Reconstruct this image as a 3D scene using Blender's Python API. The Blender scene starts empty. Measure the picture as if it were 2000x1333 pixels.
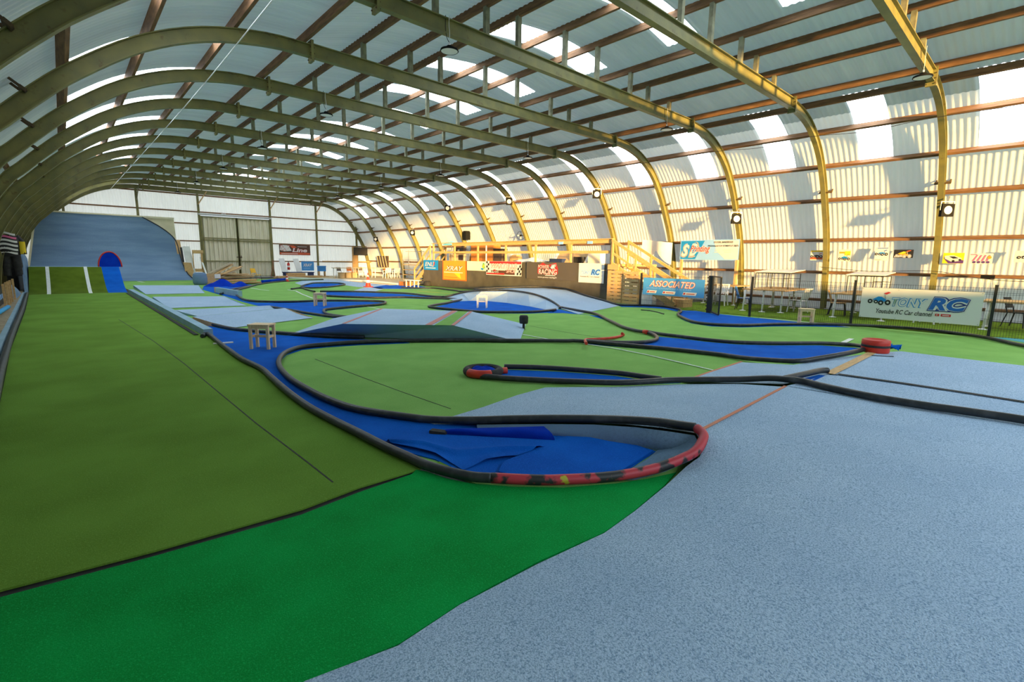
import bpy, bmesh, math, random
from mathutils import Vector, Matrix, noise as mnoise
random.seed(7)
C = bpy.context.scene.collection
SC = bpy.context.scene

# ------------------------------------------------------------------ camera
cam_d = bpy.data.cameras.new('camera'); cam = bpy.data.objects.new('camera', cam_d); C.objects.link(cam)
YAW, PITCH, ROLL = 0.741178, 0.163079, 0.016651
fw = Vector((math.sin(YAW)*math.cos(PITCH), math.cos(YAW)*math.cos(PITCH), -math.sin(PITCH)))
rt = Vector((math.cos(YAW), -math.sin(YAW), 0)); up = rt.cross(fw)
r2 = rt*math.cos(ROLL) + up*math.sin(ROLL); u2 = -rt*math.sin(ROLL) + up*math.cos(ROLL)
M = Matrix((r2, u2, -fw)).transposed().to_4x4(); M.translation = Vector((0, 0, 1.66))
cam.matrix_world = M
cam_d.sensor_width = 36.0; cam_d.lens = 952.94/2000*36.0; cam_d.clip_start = 0.05; cam_d.clip_end = 400
SC.camera = cam

# ------------------------------------------------------------------ sky, sun, exposure
SC.view_settings.view_transform = 'Standard'; SC.view_settings.look = 'None'
SC.view_settings.gamma = 1.0; SC.view_settings.use_curve_mapping = False
SC.view_settings.exposure = 1.3
w = bpy.data.worlds.new('sky'); SC.world = w; w.use_nodes = True
nt = w.node_tree; nt.nodes.clear()
wo = nt.nodes.new('ShaderNodeOutputWorld'); bg = nt.nodes.new('ShaderNodeBackground')
tc = nt.nodes.new('ShaderNodeTexCoord'); sep = nt.nodes.new('ShaderNodeSeparateXYZ'); mr = nt.nodes.new('ShaderNodeMapRange')
nt.links.new(tc.outputs['Generated'], sep.inputs[0]); nt.links.new(sep.outputs['Z'], mr.inputs['Value'])
mr.inputs['From Min'].default_value = 0.30; mr.inputs['From Max'].default_value = 0.9
mr.inputs['To Min'].default_value = 0.3; mr.inputs['To Max'].default_value = 4.6
nt.links.new(mr.outputs[0], bg.inputs['Strength']); bg.inputs['Color'].default_value = (0.80, 0.91, 1.0, 1)
nt.links.new(bg.outputs[0], wo.inputs[0])
sun_d = bpy.data.lights.new('low_sun', 'SUN'); sun = bpy.data.objects.new('low_sun', sun_d); C.objects.link(sun)
sun_d.energy = 6.8; sun_d.color = (1.0, 0.60, 0.19); sun_d.angle = math.radians(2.5)
sun.rotation_euler = Vector((0.40, 0.916, -0.050)).to_track_quat('-Z', 'Y').to_euler()
sun.location = (-4, -10, 4)

# ------------------------------------------------------------------ helpers
def V(*a): return Vector(a)
def link(o): C.objects.link(o); return o
def tag(o, label=None, cat=None, group=None, kind=None):
    if label: o['label'] = label
    if cat: o['category'] = cat
    if group: o['group'] = group
    if kind: o['kind'] = kind
    return o
def thing(name, label, cat, loc=(0, 0, 0), rz=0.0, group=None):
    o = bpy.data.objects.new(name, None); link(o); o.empty_display_size = 0.1
    o.location = loc; o.rotation_euler = (0, 0, rz)
    return tag(o, label, cat, group)
def dup(root, loc, rz, label, group=None):
    r = root.copy(); link(r); r.location = loc; r.rotation_euler = (0, 0, rz); r['label'] = label
    if group: r['group'] = group
    for ch in list(root.children):
        c = ch.copy(); link(c); c.parent = r
        for g in ch.children:
            d = g.copy(); link(d); d.parent = c
    return r
class MB:
    def __init__(s): s.v = []; s.f = []; s.sm = []
    def add(s, vs, fs, smooth=False):
        b = len(s.v); s.v += [tuple(v) for v in vs]; s.f += [tuple(i+b for i in f) for f in fs]; s.sm += [smooth]*len(fs); return s
    def box(s, x0, y0, z0, x1, y1, z1):
        x0, x1 = sorted((x0, x1)); y0, y1 = sorted((y0, y1)); z0, z1 = sorted((z0, z1))
        return s.add([(x0,y0,z0),(x1,y0,z0),(x1,y1,z0),(x0,y1,z0),(x0,y0,z1),(x1,y0,z1),(x1,y1,z1),(x0,y1,z1)],
                     [(0,3,2,1),(4,5,6,7),(0,1,5,4),(1,2,6,5),(2,3,7,6),(3,0,4,7)])
    def bar(s, p, q, wd, ht, ref=(0, 0, 1), wd2=None, ht2=None):
        p = Vector(p); q = Vector(q); d = (q-p).normalized(); ref = Vector(ref)
        a = d.cross(ref)
        if a.length < 1e-4: a = d.cross(Vector((1, 0, 0)))
        a.normalize(); b = a.cross(d).normalized(); vs = []
        for c, ww, hh in ((p, wd, ht), (q, wd2 or wd, ht2 or ht)):
            for sx, sy in ((-1,-1),(1,-1),(1,1),(-1,1)): vs.append(c + a*sx*ww/2 + b*sy*hh/2)
        return s.add(vs, [(3,2,1,0),(4,5,6,7),(0,1,5,4),(1,2,6,5),(2,3,7,6),(3,0,4,7)])
    def tube(s, pts, r, n=8, closed=False, caps=True):
        pts = [Vector(p) for p in pts]; m = len(pts); vs = []; prev = None
        for i, p in enumerate(pts):
            if closed: t = (pts[(i+1) % m]-pts[i-1])
            else: t = pts[min(i+1, m-1)]-pts[max(i-1, 0)]
            t.normalize()
            if prev is None:
                a = t.cross(Vector((0, 0, 1)))
                if a.length < 1e-3: a = t.cross(Vector((1, 0, 0)))
            else: a = prev - t*prev.dot(t)
            a.normalize(); prev = a; b = t.cross(a); rr = r[i] if isinstance(r, (list, tuple)) else r
            for k in range(n):
                th = 2*math.pi*k/n; vs.append(p + a*math.cos(th)*rr + b*math.sin(th)*rr)
        fs = []
        for i in range(m if closed else m-1):
            j = (i+1) % m
            for k in range(n): fs.append((i*n+k, i*n+(k+1) % n, j*n+(k+1) % n, j*n+k))
        s.add(vs, fs, True)
        if caps and not closed:
            b0 = len(s.v)-m*n; s.f += [tuple(b0+k for k in reversed(range(n))), tuple(b0+(m-1)*n+k for k in range(n))]; s.sm += [False, False]
        return s
    def cyl(s, p, q, r, n=16, r2=None): return s.tube([p, q], [r, r if r2 is None else r2], n)
    def lathe(s, prof, c=(0, 0, 0), n=24):
        vs = []; m = len(prof)
        for (r, z) in prof:
            for k in range(n):
                th = 2*math.pi*k/n; vs.append((c[0]+r*math.cos(th), c[1]+r*math.sin(th), c[2]+z))
        fs = [(i*n+k, i*n+(k+1) % n, (i+1)*n+(k+1) % n, (i+1)*n+k) for i in range(m-1) for k in range(n)]
        return s.add(vs, fs, True)
    def poly(s, pts): return s.add(pts, [tuple(range(len(pts)))])
    def slab(s, pts, down):
        n = len(pts); d = Vector(down)
        vs = [Vector(p) for p in pts]; vs += [v+d for v in vs]
        return s.add(vs, [tuple(range(n)), tuple(reversed(range(n, 2*n)))] + [(i, i+n, (i+1) % n + n, (i+1) % n) for i in range(n)])
    def grid(s, fn, nu, nv, smooth=True):
        vs = [fn(i/nu, j/nv) for j in range(nv+1) for i in range(nu+1)]
        return s.add(vs, [(j*(nu+1)+i, j*(nu+1)+i+1, (j+1)*(nu+1)+i+1, (j+1)*(nu+1)+i) for j in range(nv) for i in range(nu)], smooth)
    def build(s, name, m, parent=None, world=False, tri=False, off=None):
        o0 = Vector(off) if off is not None else (Vector(parent.location) if (parent is not None and world) else Vector((0, 0, 0)))
        me = bpy.data.meshes.new(name)
        me.from_pydata([tuple(Vector(v)-o0) for v in s.v], [], s.f); me.polygons.foreach_set('use_smooth', s.sm); me.update()
        bm = bmesh.new(); bm.from_mesh(me)
        if any(s.sm): bmesh.ops.remove_doubles(bm, verts=bm.verts, dist=2e-4)
        bmesh.ops.recalc_face_normals(bm, faces=bm.faces); ng = [f for f in bm.faces if len(f.verts) > 4]
        if ng or tri: bmesh.ops.triangulate(bm, faces=bm.faces if tri else ng, ngon_method='EAR_CLIP')
        bm.to_mesh(me); bm.free()
        if m is not None: me.materials.append(m)
        o = bpy.data.objects.new(name, me); link(o)
        if parent is not None: o.parent = parent
        return o
def catmull(pts, k=5, closed=False):
    pts = [Vector(p) for p in pts]; n = len(pts); out = []
    rng = range(n if closed else n-1)
    for i in rng:
        g = (lambda j: pts[j % n]) if closed else (lambda j: pts[min(max(j, 0), n-1)])
        p0, p1, p2, p3 = g(i-1), g(i), g(i+1), g(i+2)
        for t in range(k):
            u = t/k
            out.append(0.5*((2*p1)+(p2-p0)*u+(2*p0-5*p1+4*p2-p3)*u*u+(3*p1-p0-3*p2+p3)*u**3))
    if not closed: out.append(pts[-1])
    return out

# ------------------------------------------------------------------ materials
def mat(name, col, rough=0.7, metal=0.0, col2=None, nscale=6.0, nlo=0.35, nhi=0.65, stretch=None, bump=0.0, bscale=40.0, spec=0.4,
        speck=None, translucent=0.0, tcol=None, emit=None, sheen=0.0, sheet=None):
    m = bpy.data.materials.new(name); m.use_nodes = True; n = m.node_tree; b = n.nodes['Principled BSDF']; L = n.links.new
    b.inputs['Base Color'].default_value = (*col, 1); b.inputs['Roughness'].default_value = rough; b.inputs['Metallic'].default_value = metal
    b.inputs['Specular IOR Level'].default_value = spec
    if sheen: b.inputs['Sheen Weight'].default_value = sheen
    t = n.nodes.new('ShaderNodeTexCoord'); co = t.outputs['Object']
    if stretch:
        mp = n.nodes.new('ShaderNodeMapping'); mp.inputs['Scale'].default_value = stretch; L(co, mp.inputs['Vector']); cs = mp.outputs[0]
    else: cs = co
    cur = None
    def mixc(a, bcol, fac):
        mx = n.nodes.new('ShaderNodeMix'); mx.data_type = 'RGBA'; L(fac, mx.inputs[0])
        if a is None: mx.inputs[6].default_value = (*col, 1)
        else: L(a, mx.inputs[6])
        mx.inputs[7].default_value = (*bcol, 1); return mx.outputs[2]
    if col2:
        no = n.nodes.new('ShaderNodeTexNoise'); no.inputs['Scale'].default_value = nscale; no.inputs['Detail'].default_value = 5; L(cs, no.inputs['Vector'])
        rp = n.nodes.new('ShaderNodeMapRange'); rp.inputs['From Min'].default_value = nlo; rp.inputs['From Max'].default_value = nhi; L(no.outputs['Fac'], rp.inputs['Value'])
        cur = mixc(cur, col2, rp.outputs[0])
    if speck:
        c3, sc, lo, hi = speck
        no = n.nodes.new('ShaderNodeTexNoise'); no.inputs['Scale'].default_value = sc; no.inputs['Detail'].default_value = 3; no.inputs['Roughness'].default_value = .7; L(co, no.inputs['Vector'])
        rp = n.nodes.new('ShaderNodeMapRange'); rp.inputs['From Min'].default_value = lo; rp.inputs['From Max'].default_value = hi; L(no.outputs['Fac'], rp.inputs['Value'])
        cur = mixc(cur, c3, rp.outputs[0])
    if sheet:   # one random tint per roofing sheet along the hall
        axis, wdt, amt, dark = sheet
        sp = n.nodes.new('ShaderNodeSeparateXYZ'); L(co, sp.inputs[0])
        dv = n.nodes.new('ShaderNodeMath'); dv.operation = 'DIVIDE'; L(sp.outputs[axis], dv.inputs[0]); dv.inputs[1].default_value = wdt
        fl = n.nodes.new('ShaderNodeMath'); fl.operation = 'FLOOR'; L(dv.outputs[0], fl.inputs[0])
        wn = n.nodes.new('ShaderNodeTexWhiteNoise'); wn.noise_dimensions = '1D'; L(fl.outputs[0], wn.inputs['W'])
        ml = n.nodes.new('ShaderNodeMath'); ml.operation = 'MULTIPLY'; L(wn.outputs['Value'], ml.inputs[0]); ml.inputs[1].default_value = amt
        cur = mixc(cur, dark, ml.outputs[0])
    if cur is not None: L(cur, b.inputs['Base Color'])
    if bump:
        nb = n.nodes.new('ShaderNodeTexNoise'); nb.inputs['Scale'].default_value = bscale; nb.inputs['Detail'].default_value = 4; L(cs if stretch else co, nb.inputs['Vector'])
        bp = n.nodes.new('ShaderNodeBump'); bp.inputs['Strength'].default_value = bump; bp.inputs['Distance'].default_value = 0.01; L(nb.outputs['Fac'], bp.inputs['Height']); L(bp.outputs[0], b.inputs['Normal'])
    out = n.nodes['Material Output']
    if translucent:
        tr = n.nodes.new('ShaderNodeBsdfTranslucent'); tr.inputs['Color'].default_value = (*(tcol or col), 1)
        ms = n.nodes.new('ShaderNodeMixShader'); ms.inputs[0].default_value = translucent
        L(b.outputs[0], ms.inputs[1]); L(tr.outputs[0], ms.inputs[2]); L(ms.outputs[0], out.inputs['Surface'])
    if emit:
        b.inputs['Emission Color'].default_value = (*emit[0], 1); b.inputs['Emission Strength'].default_value = emit[1]
    return m
m_green = mat('green_carpet', (0.225, 0.46, 0.115), 0.95, col2=(0.18, 0.385, 0.088), nscale=1.6, bump=0.5, bscale=160, speck=((0.31, 0.55, 0.17), 90, .5, .72), spec=.1)
m_olive = mat('olive_carpet', (0.155, 0.31, 0.042), 0.95, col2=(0.118, 0.235, 0.027), nscale=1.1, bump=0.5, bscale=150, speck=((0.19, 0.36, 0.06), 80, .5, .72), spec=.1)
m_bright = mat('bright_green_carpet', (0.002, 0.34, 0.060), 0.95, col2=(0.002, 0.26, 0.04), nscale=2.2, bump=0.6, bscale=170, speck=((0.01, 0.45, 0.10), 95, .5, .72), spec=.1)
m_dolive = mat('dark_olive_carpet', (0.10, 0.16, 0.012), 0.95, col2=(0.075, 0.125, 0.008), nscale=2.0, bump=0.4, bscale=150, spec=.1)
m_grass = mat('turf', (0.16, 0.27, 0.025), 0.95, col2=(0.09, 0.17, 0.012), nscale=5.0, bump=0.8, bscale=120, spec=.1)
m_blue = mat('blue_carpet', (0.002, 0.115, 0.56), 0.95, col2=(0.001, 0.085, 0.46), nscale=2.0, bump=0.5, bscale=150, speck=((0.01, 0.15, 0.70), 90, .52, .75), spec=.1)
m_dblue = mat('dark_blue_carpet', (0.002, 0.030, 0.40), 0.95, col2=(0.002, 0.045, 0.48), nscale=3.0, bump=0.5, bscale=120, spec=.1)
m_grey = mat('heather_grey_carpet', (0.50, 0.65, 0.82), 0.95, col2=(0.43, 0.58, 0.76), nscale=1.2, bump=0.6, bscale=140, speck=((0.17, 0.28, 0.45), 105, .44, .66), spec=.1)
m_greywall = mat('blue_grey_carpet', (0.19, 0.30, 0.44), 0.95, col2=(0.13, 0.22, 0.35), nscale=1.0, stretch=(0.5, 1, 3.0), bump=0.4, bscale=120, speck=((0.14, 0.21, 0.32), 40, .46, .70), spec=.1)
m_teal = mat('teal_painted_board', (0.28, 0.45, 0.58), 0.7, col2=(0.23, 0.38, 0.49), nscale=2.0)
m_black = mat('black_pipe', (0.018, 0.022, 0.026), 0.42, col2=(0.05, 0.055, 0.06), nscale=9, nlo=.5, nhi=.75, spec=.5)
m_redpipe = mat('worn_red_paint_pipe', (0.50, 0.035, 0.055), 0.5, col2=(0.02, 0.02, 0.024), nscale=7, nlo=.50, nhi=.56, speck=((0.48, 0.42, 0.03), 5.5, .66, .70), spec=.5)
m_red = mat('red_plastic', (0.66, 0.045, 0.025), 0.45, col2=(0.5, 0.03, 0.02), nscale=8)
m_rubber = mat('black_rubber', (0.02, 0.021, 0.023), 0.8, col2=(0.035, 0.035, 0.037), nscale=12)
m_steel = mat('olive_green_steel_paint', (0.245, 0.225, 0.075), 0.55, col2=(0.17, 0.165, 0.07), nscale=2.2, speck=((0.13, 0.07, 0.03), 5.0, .60, .78), bump=.15, bscale=30)
m_cleat = mat('rusty_steel', (0.12, 0.075, 0.035), 0.75, col2=(0.07, 0.05, 0.03), nscale=10)
m_purlin = mat('brown_purlin_timber', (0.27, 0.14, 0.065), 0.8, col2=(0.16, 0.082, 0.042), nscale=5, stretch=(4, 0.5, 4), bump=.2, bscale=20)
m_post = mat('post_steel', (0.28, 0.28, 0.18), 0.7, col2=(0.18, 0.17, 0.11), nscale=7)
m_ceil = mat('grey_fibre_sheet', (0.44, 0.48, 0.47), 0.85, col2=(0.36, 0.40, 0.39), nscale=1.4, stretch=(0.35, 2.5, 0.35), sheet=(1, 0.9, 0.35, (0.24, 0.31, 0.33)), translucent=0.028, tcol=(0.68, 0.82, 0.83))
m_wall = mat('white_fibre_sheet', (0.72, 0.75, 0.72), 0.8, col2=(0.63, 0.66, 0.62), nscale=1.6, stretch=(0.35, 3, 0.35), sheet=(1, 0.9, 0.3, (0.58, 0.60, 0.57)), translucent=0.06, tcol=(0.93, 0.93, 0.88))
m_wallb = mat('white_end_sheet', (0.72, 0.74, 0.70), 0.8, col2=(0.62, 0.65, 0.62), nscale=1.6, stretch=(3, 0.35, 0.35), sheet=(0, 0.9, 0.3, (0.58, 0.60, 0.57)), translucent=0.27, tcol=(1.0, 0.94, 0.82))
m_sky = mat('translucent_rooflight', (0.85, 0.92, 1.0), 0.6, translucent=0.6, tcol=(0.9, 0.95, 1.0), emit=((0.86, 0.94, 1.0), 4.0))
m_door = mat('ribbed_door_sheet', (0.78, 0.74, 0.58), 0.7, col2=(0.66, 0.61, 0.45), nscale=1.5, stretch=(2, 1, .3))
m_wood = mat('pale_pine', (0.62, 0.40, 0.19), 0.65, col2=(0.50, 0.31, 0.13), nscale=6, stretch=(1.5, 6, 6), bump=.1, bscale=30)
m_pine = mat('yellow_pine_rail', (0.66, 0.43, 0.17), 0.65, col2=(0.55, 0.33, 0.12), nscale=6, stretch=(6, 1, 6))
m_stool = mat('birch_stool_wood', (0.86, 0.66, 0.42), 0.6, col2=(0.76, 0.55, 0.32), nscale=8, stretch=(6, 6, 1))
m_deck = mat('weathered_deck_boards', (0.43, 0.36, 0.25), 0.85, col2=(0.33, 0.27, 0.18), nscale=3, stretch=(1, 9, 1), bump=.3, bscale=20)
m_ply = mat('plywood', (0.62, 0.50, 0.30), 0.75, col2=(0.54, 0.42, 0.24), nscale=3)
m_cream = mat('cream_plywood', (0.70, 0.66, 0.46), 0.75, col2=(0.62, 0.58, 0.40), nscale=2)
m_brown = mat('orange_brown_wood', (0.52, 0.21, 0.04), 0.5, col2=(0.40, 0.15, 0.03), nscale=5, stretch=(6, 6, .6))
m_dark = mat('dark_brown_wood', (0.08, 0.055, 0.04), 0.6, col2=(0.05, 0.035, 0.03), nscale=5)
m_white = mat('white_board', (0.80, 0.81, 0.80), 0.6, col2=(0.72, 0.73, 0.72), nscale=2)
m_wplast = mat('white_plastic', (0.82, 0.83, 0.84), 0.4)
m_navy = mat('navy_plastic', (0.02, 0.04, 0.13), 0.5)
m_bplast = mat('blue_plastic', (0.03, 0.22, 0.62), 0.45)
m_metal = mat('grey_tube_metal', (0.42, 0.45, 0.47), 0.4, metal=.6)
m_dmetal = mat('black_powder_coat', (0.018, 0.020, 0.022), 0.5)
m_tarp = mat('black_tarpaulin', (0.12, 0.105, 0.075), 0.45, col2=(0.075, 0.066, 0.05), nscale=1.5, bump=.25, bscale=4)
m_conc = mat('dark_concrete', (0.06, 0.062, 0.06), 0.9, col2=(0.04, 0.042, 0.04), nscale=3)
m_tape = mat('pink_tape', (0.58, 0.22, 0.20), 0.7, col2=(0.48, 0.2, 0.17), nscale=9)
m_otape = mat('orange_tape', (0.62, 0.20, 0.10), 0.7, col2=(0.5, 0.2, 0.12), nscale=9)
m_wtape = mat('white_marking', (0.74, 0.78, 0.76), 0.8, col2=(0.62, 0.68, 0.64), nscale=9)
m_ytape = mat('yellow_marking', (0.62, 0.55, 0.05), 0.8)
m_glass = mat('lamp_face', (0.62, 0.66, 0.66), 0.35, emit=((0.9, 1.0, 1.0), 0.03))
m_lamp = mat('lamp_black', (0.010, 0.011, 0.012), 0.7, spec=.1)
m_screen = mat('tv_screen', (0.05, 0.045, 0.04), 0.25)
def flat(name, c, rough=.6): return mat(name, c, rough)
k_black = flat('print_black', (0.015, 0.015, 0.018)); k_white = flat('print_white', (0.70, 0.70, 0.70)); k_red = flat('print_red', (0.55, 0.03, 0.03))
k_blue = flat('print_blue', (0.02, 0.13, 0.50)); k_cyan = flat('print_cyan', (0.01, 0.25, 0.66)); k_sky = flat('print_sky_blue', (0.06, 0.30, 0.72)); k_lsky = flat('print_pale_blue', (0.27, 0.52, 0.92))
k_orange = flat('print_orange', (0.75, 0.32, 0.03)); k_dor = flat('print_dark_orange', (0.62, 0.14, 0.02)); k_yellow = flat('print_yellow', (0.80, 0.58, 0.02)); k_grey = flat('print_grey', (0.35, 0.36, 0.38)); k_green = flat('print_green', (0.08, 0.40, 0.12))
k_pink = flat('print_pink', (0.70, 0.14, 0.32)); k_purple = flat('print_purple', (0.10, 0.04, 0.20)); k_cream = flat('print_cream', (0.80, 0.76, 0.62)); k_navy = flat('print_navy', (0.02, 0.035, 0.22)); k_rorange = flat('print_red_orange', (0.62, 0.11, 0.04)); k_brown = flat('print_dark_brown', (0.10, 0.045, 0.03)); k_lgrey = flat('print_light_grey', (0.60, 0.60, 0.58))

# ------------------------------------------------------------------ hall shell
BAY, CH = 3.2, 1.66
def B(x, z): return (x*BAY, z*BAY+CH)
FY = [2.68+BAY*i for i in range(14)]
ZB = 6.25                                      # underside of the tie beams
RIN = [B(5.17,1.435), B(5.44,1.41), B(5.72,1.335), B(6.01,1.17), B(6.235,.94), B(6.405,.68), B(6.59,.35), B(6.705,0), B(6.77,-.37), (21.72, 0.0)]
LIN = [B(1.486,1.435), B(1.187,1.425), B(.822,1.35), B(.489,1.20), B(.18,.975), B(.0045,.813), B(-.137,.666), B(-.246,.551), B(-.43,.25), B(-.53,-.05), B(-.58,-.35), (-1.9, 0.0)]
def smooth2(pts, k=4):
    return [(p.x, p.z) for p in catmull([Vector((x, 0, z)) for x, z in pts], k)]
RIN = smooth2(RIN); LIN = smooth2(LIN)
def normals(line, sgn):
    out = []
    for i in range(len(line)):
        a = line[max(i-1, 0)]; b = line[min(i+1, len(line)-1)]
        tx, tz = b[0]-a[0], b[1]-a[1]; l = math.hypot(tx, tz); out.append((-tz/l*sgn, tx/l*sgn))
    return out
RN = normals(RIN, 1); LN = normals(LIN, -1)
def offs(line, nn, d): return [(p[0]+n[0]*d, p[1]+n[1]*d) for p, n in zip(line, nn)]
CROWN = [B(1.895,1.643), B(2.31,1.70), B(2.61,1.735), B(3.115,1.79), B(3.525,1.788), B(4.015,1.71), B(4.31,1.66), B(4.70,1.606)]
# outer skin profile from the foot of the left wall over the crown to the foot of the right wall
SK_L = list(reversed(offs(LIN, LN, 0.46))); SK_R = offs(RIN, RN, 0.46)
crown_s = smooth2([SK_L[-1]] + [(x, z+0.17) for x, z in CROWN] + [SK_R[0]], 4)
SKIN = SK_L[:-1] + crown_s + SK_R[1:]
SKIN[0] = (SKIN[0][0], -0.05); SKIN[-1] = (SKIN[-1][0], -0.05)
SN = normals(SKIN, 1)
if SN[len(SN)//2][1] < 0: SN = [(-a, -b) for a, b in SN]
Y0, Y1 = -6.0, 44.62
ys = []
y = Y0
while y < Y1:
    ys.append(y); y += 0.16/6 if y > 0.4 else 0.16/2
ys.append(Y1)
sky_mid = [1.5, 4.4, 7.25, 10.15, 13.15, 16.1, 19.05, 22.3, 25.5, 28.6, 31.6, 34.8, 38.0, 41.1]
sky_left = [10.45, 13.45, 16.45, 19.55, 22.7, 26.1, 29.2, 32.2, 35.2, 38.2, 41.2]
def sky_id(xm, zm, ym):
    for k, c in enumerate(sky_mid):
        if abs(ym-c) < 0.46:
            if 8.55 < xm < 12.55 and k > 0: return ('c', k)
            if 17.45 < xm and zm > 5.15: return ('r', k)
        if 2 < k < 14 and abs(ym-sky_left[k-3]) < 0.42 and xm < 3.25 and zm > 5.2: return ('l', k)
    return None
def build_skin():
    n = len(SKIN); allv = []
    for yy in ys:
        c = 0.011*math.sin(2*math.pi*yy/0.16)
        for (px_, pz_), (nx, nz) in zip(SKIN, SN): allv.append((px_+nx*c, yy, pz_+nz*c))
    groups = {}
    for j in range(len(ys)-1):
        ym = (ys[j]+ys[j+1])/2
        for i in range(n-1):
            xm = (SKIN[i][0]+SKIN[i+1][0])/2; zm = (SKIN[i][1]+SKIN[i+1][1])/2
            key = sky_id(xm, zm, ym)
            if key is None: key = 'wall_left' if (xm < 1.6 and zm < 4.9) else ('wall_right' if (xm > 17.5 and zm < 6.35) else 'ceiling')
            groups.setdefault(key, []).append((j*n+i, j*n+i+1, (j+1)*n+i+1, (j+1)*n+i))
    wn = 0
    for key in sorted(groups, key=str):
        fs = groups[key]; used = {}; vs = []; f2 = []
        for f in fs:
            q = []
            for a in f:
                if a not in used: used[a] = len(vs); vs.append(allv[a])
                q.append(used[a])
            f2.append(q)
        if isinstance(key, tuple): wn += 1; nm = 'window_%d' % wn; m = m_sky
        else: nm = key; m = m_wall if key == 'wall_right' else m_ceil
        me = bpy.data.meshes.new(nm); me.from_pydata(vs, [], f2); me.polygons.foreach_set('use_smooth', [True]*len(f2)); me.materials.append(m); me.update()
        tag(link(bpy.data.objects.new(nm, me)), kind='structure')
build_skin()
fl = MB().box(-2.4, Y0, -0.25, 22.3, 44.7, -0.012).build('floor', m_conc); tag(fl, kind='structure')
tag(MB().box(-2.3, Y0-.1, -.05, 22.2, Y0+.1, 1.5).build('wall_sun_block', m_ceil), kind='structure')  # unseen low wall behind camera, added to keep low sun off the track
# end wall with upright corrugations, cut out for the sliding door
def zsk(x):
    best = 0
    for i in range(len(SKIN)-1):
        a, b = SKIN[i], SKIN[i+1]
        if (a[0]-x)*(b[0]-x) <= 0 and abs(a[0]-b[0]) > 1e-6:
            z = a[1]+(b[1]-a[1])*(x-a[0])/(b[0]-a[0]); best = max(best, z)
    return best
DX0, DX1, DZ = 8.12, 13.08, 4.72
eb = MB(); xs = [-2.2+0.16/4*i for i in range(int((22.1+2.2)/0.04)+1)]
vs = []; fs = []
for x in xs:
    yy = 44.55+0.024*math.sin(2*math.pi*x/0.16); zt = max(zsk(x)+.03, 0.1); zb = DZ if DX0 < x < DX1 else 0.0
    for k in range(9): vs.append((x, yy, zb+(max(zt, zb)-zb)*k/8))
for i in range(len(xs)-1):
    if (DX0 < xs[i] < DX1) != (DX0 < xs[i+1] < DX1): continue
    for k in range(8): fs.append((i*9+k, (i+1)*9+k, (i+1)*9+k+1, i*9+k+1))
eb.add(vs, fs, True); tag(eb.build('wall_back', m_wallb), kind='structure')
# sliding door: two leaves of broad ribbed sheet in steel frames, hung from a rail
droot = bpy.data.objects.new('door_1', None); link(droot); droot.location = (10.6, 44.4, 0); tag(droot, kind='structure')
for k, (a, b_) in enumerate(((8.16, 10.58), (10.62, 13.04))):
    def rib(u, v, a=a, b_=b_):
        x = a+(b_-a)*u; ph = (u*8) % 1.0; d = 0.05 if ph < .38 else (0.05-0.1*min((ph-.38)/.12, 1) if ph < .5 else (-0.05 if ph < .88 else -0.05+0.1*(ph-.88)/.12))
        return (x, 44.40+d, 0.03+4.62*v)
    leaf = MB().grid(rib, 96, 2, False).build('door_leaf', m_door, droot, True)
    fb = MB()
    for x in (a, b_): fb.box(x-.06, 44.27, 0.02, x+.06, 44.34, 4.66)
    for z in (0.05, 1.26, 2.86, 3.02, 4.62): fb.box(a, 44.27, z-.035, b_, 44.33, z+.035)
    fb.build('leaf_frame', m_steel, leaf, False, off=(10.6, 44.4, 0))
MB().box(10.40, 44.22, 1.55, 10.80, 44.27, 1.62).cyl((10.72, 44.2, 1.5), (10.72, 44.2, 1.72), .03, 8).build('door_latch', m_cleat, droot, True)
MB().box(8.0, 44.20, 4.72, 13.2, 44.30, 4.84).build('door_rail', m_metal, droot, True)
MB().box(9.55, 44.16, 4.84, 9.85, 44.24, 4.92).build('exit_sign', m_white, droot, True)

# ------------------------------------------------------------------ steel frames
ORD = ['first', 'second', 'third', 'fourth', 'fifth', 'sixth', 'seventh', 'eighth', 'ninth', 'tenth', 'eleventh', 'twelfth', 'thirteenth', 'fourteenth', 'fifteenth']
def ibeam_curve(line, nn, depth, fw_, tf=0.018):
    mb = MB(); n = len(line)
    def strip(d0, d1, w0):
        vs = []
        for (p, q) in zip(line, nn):
            for d, s in ((d0, -1), (d0, 1), (d1, 1), (d1, -1)):
                vs.append((p[0]+q[0]*d, s*w0/2, p[1]+q[1]*d))
        fs = []
        for i in range(n-1):
            for k in range(4): fs.append((i*4+k, i*4+(k+1) % 4, (i+1)*4+(k+1) % 4, (i+1)*4+k))
        fs += [(0, 1, 2, 3), tuple((n-1)*4+k for k in (3, 2, 1, 0))]
        mb.add(vs, fs, False)
    strip(0, tf, fw_); strip(depth-tf, depth, fw_); strip(tf, depth-tf, 0.02)
    return mb
fproto = None
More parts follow.
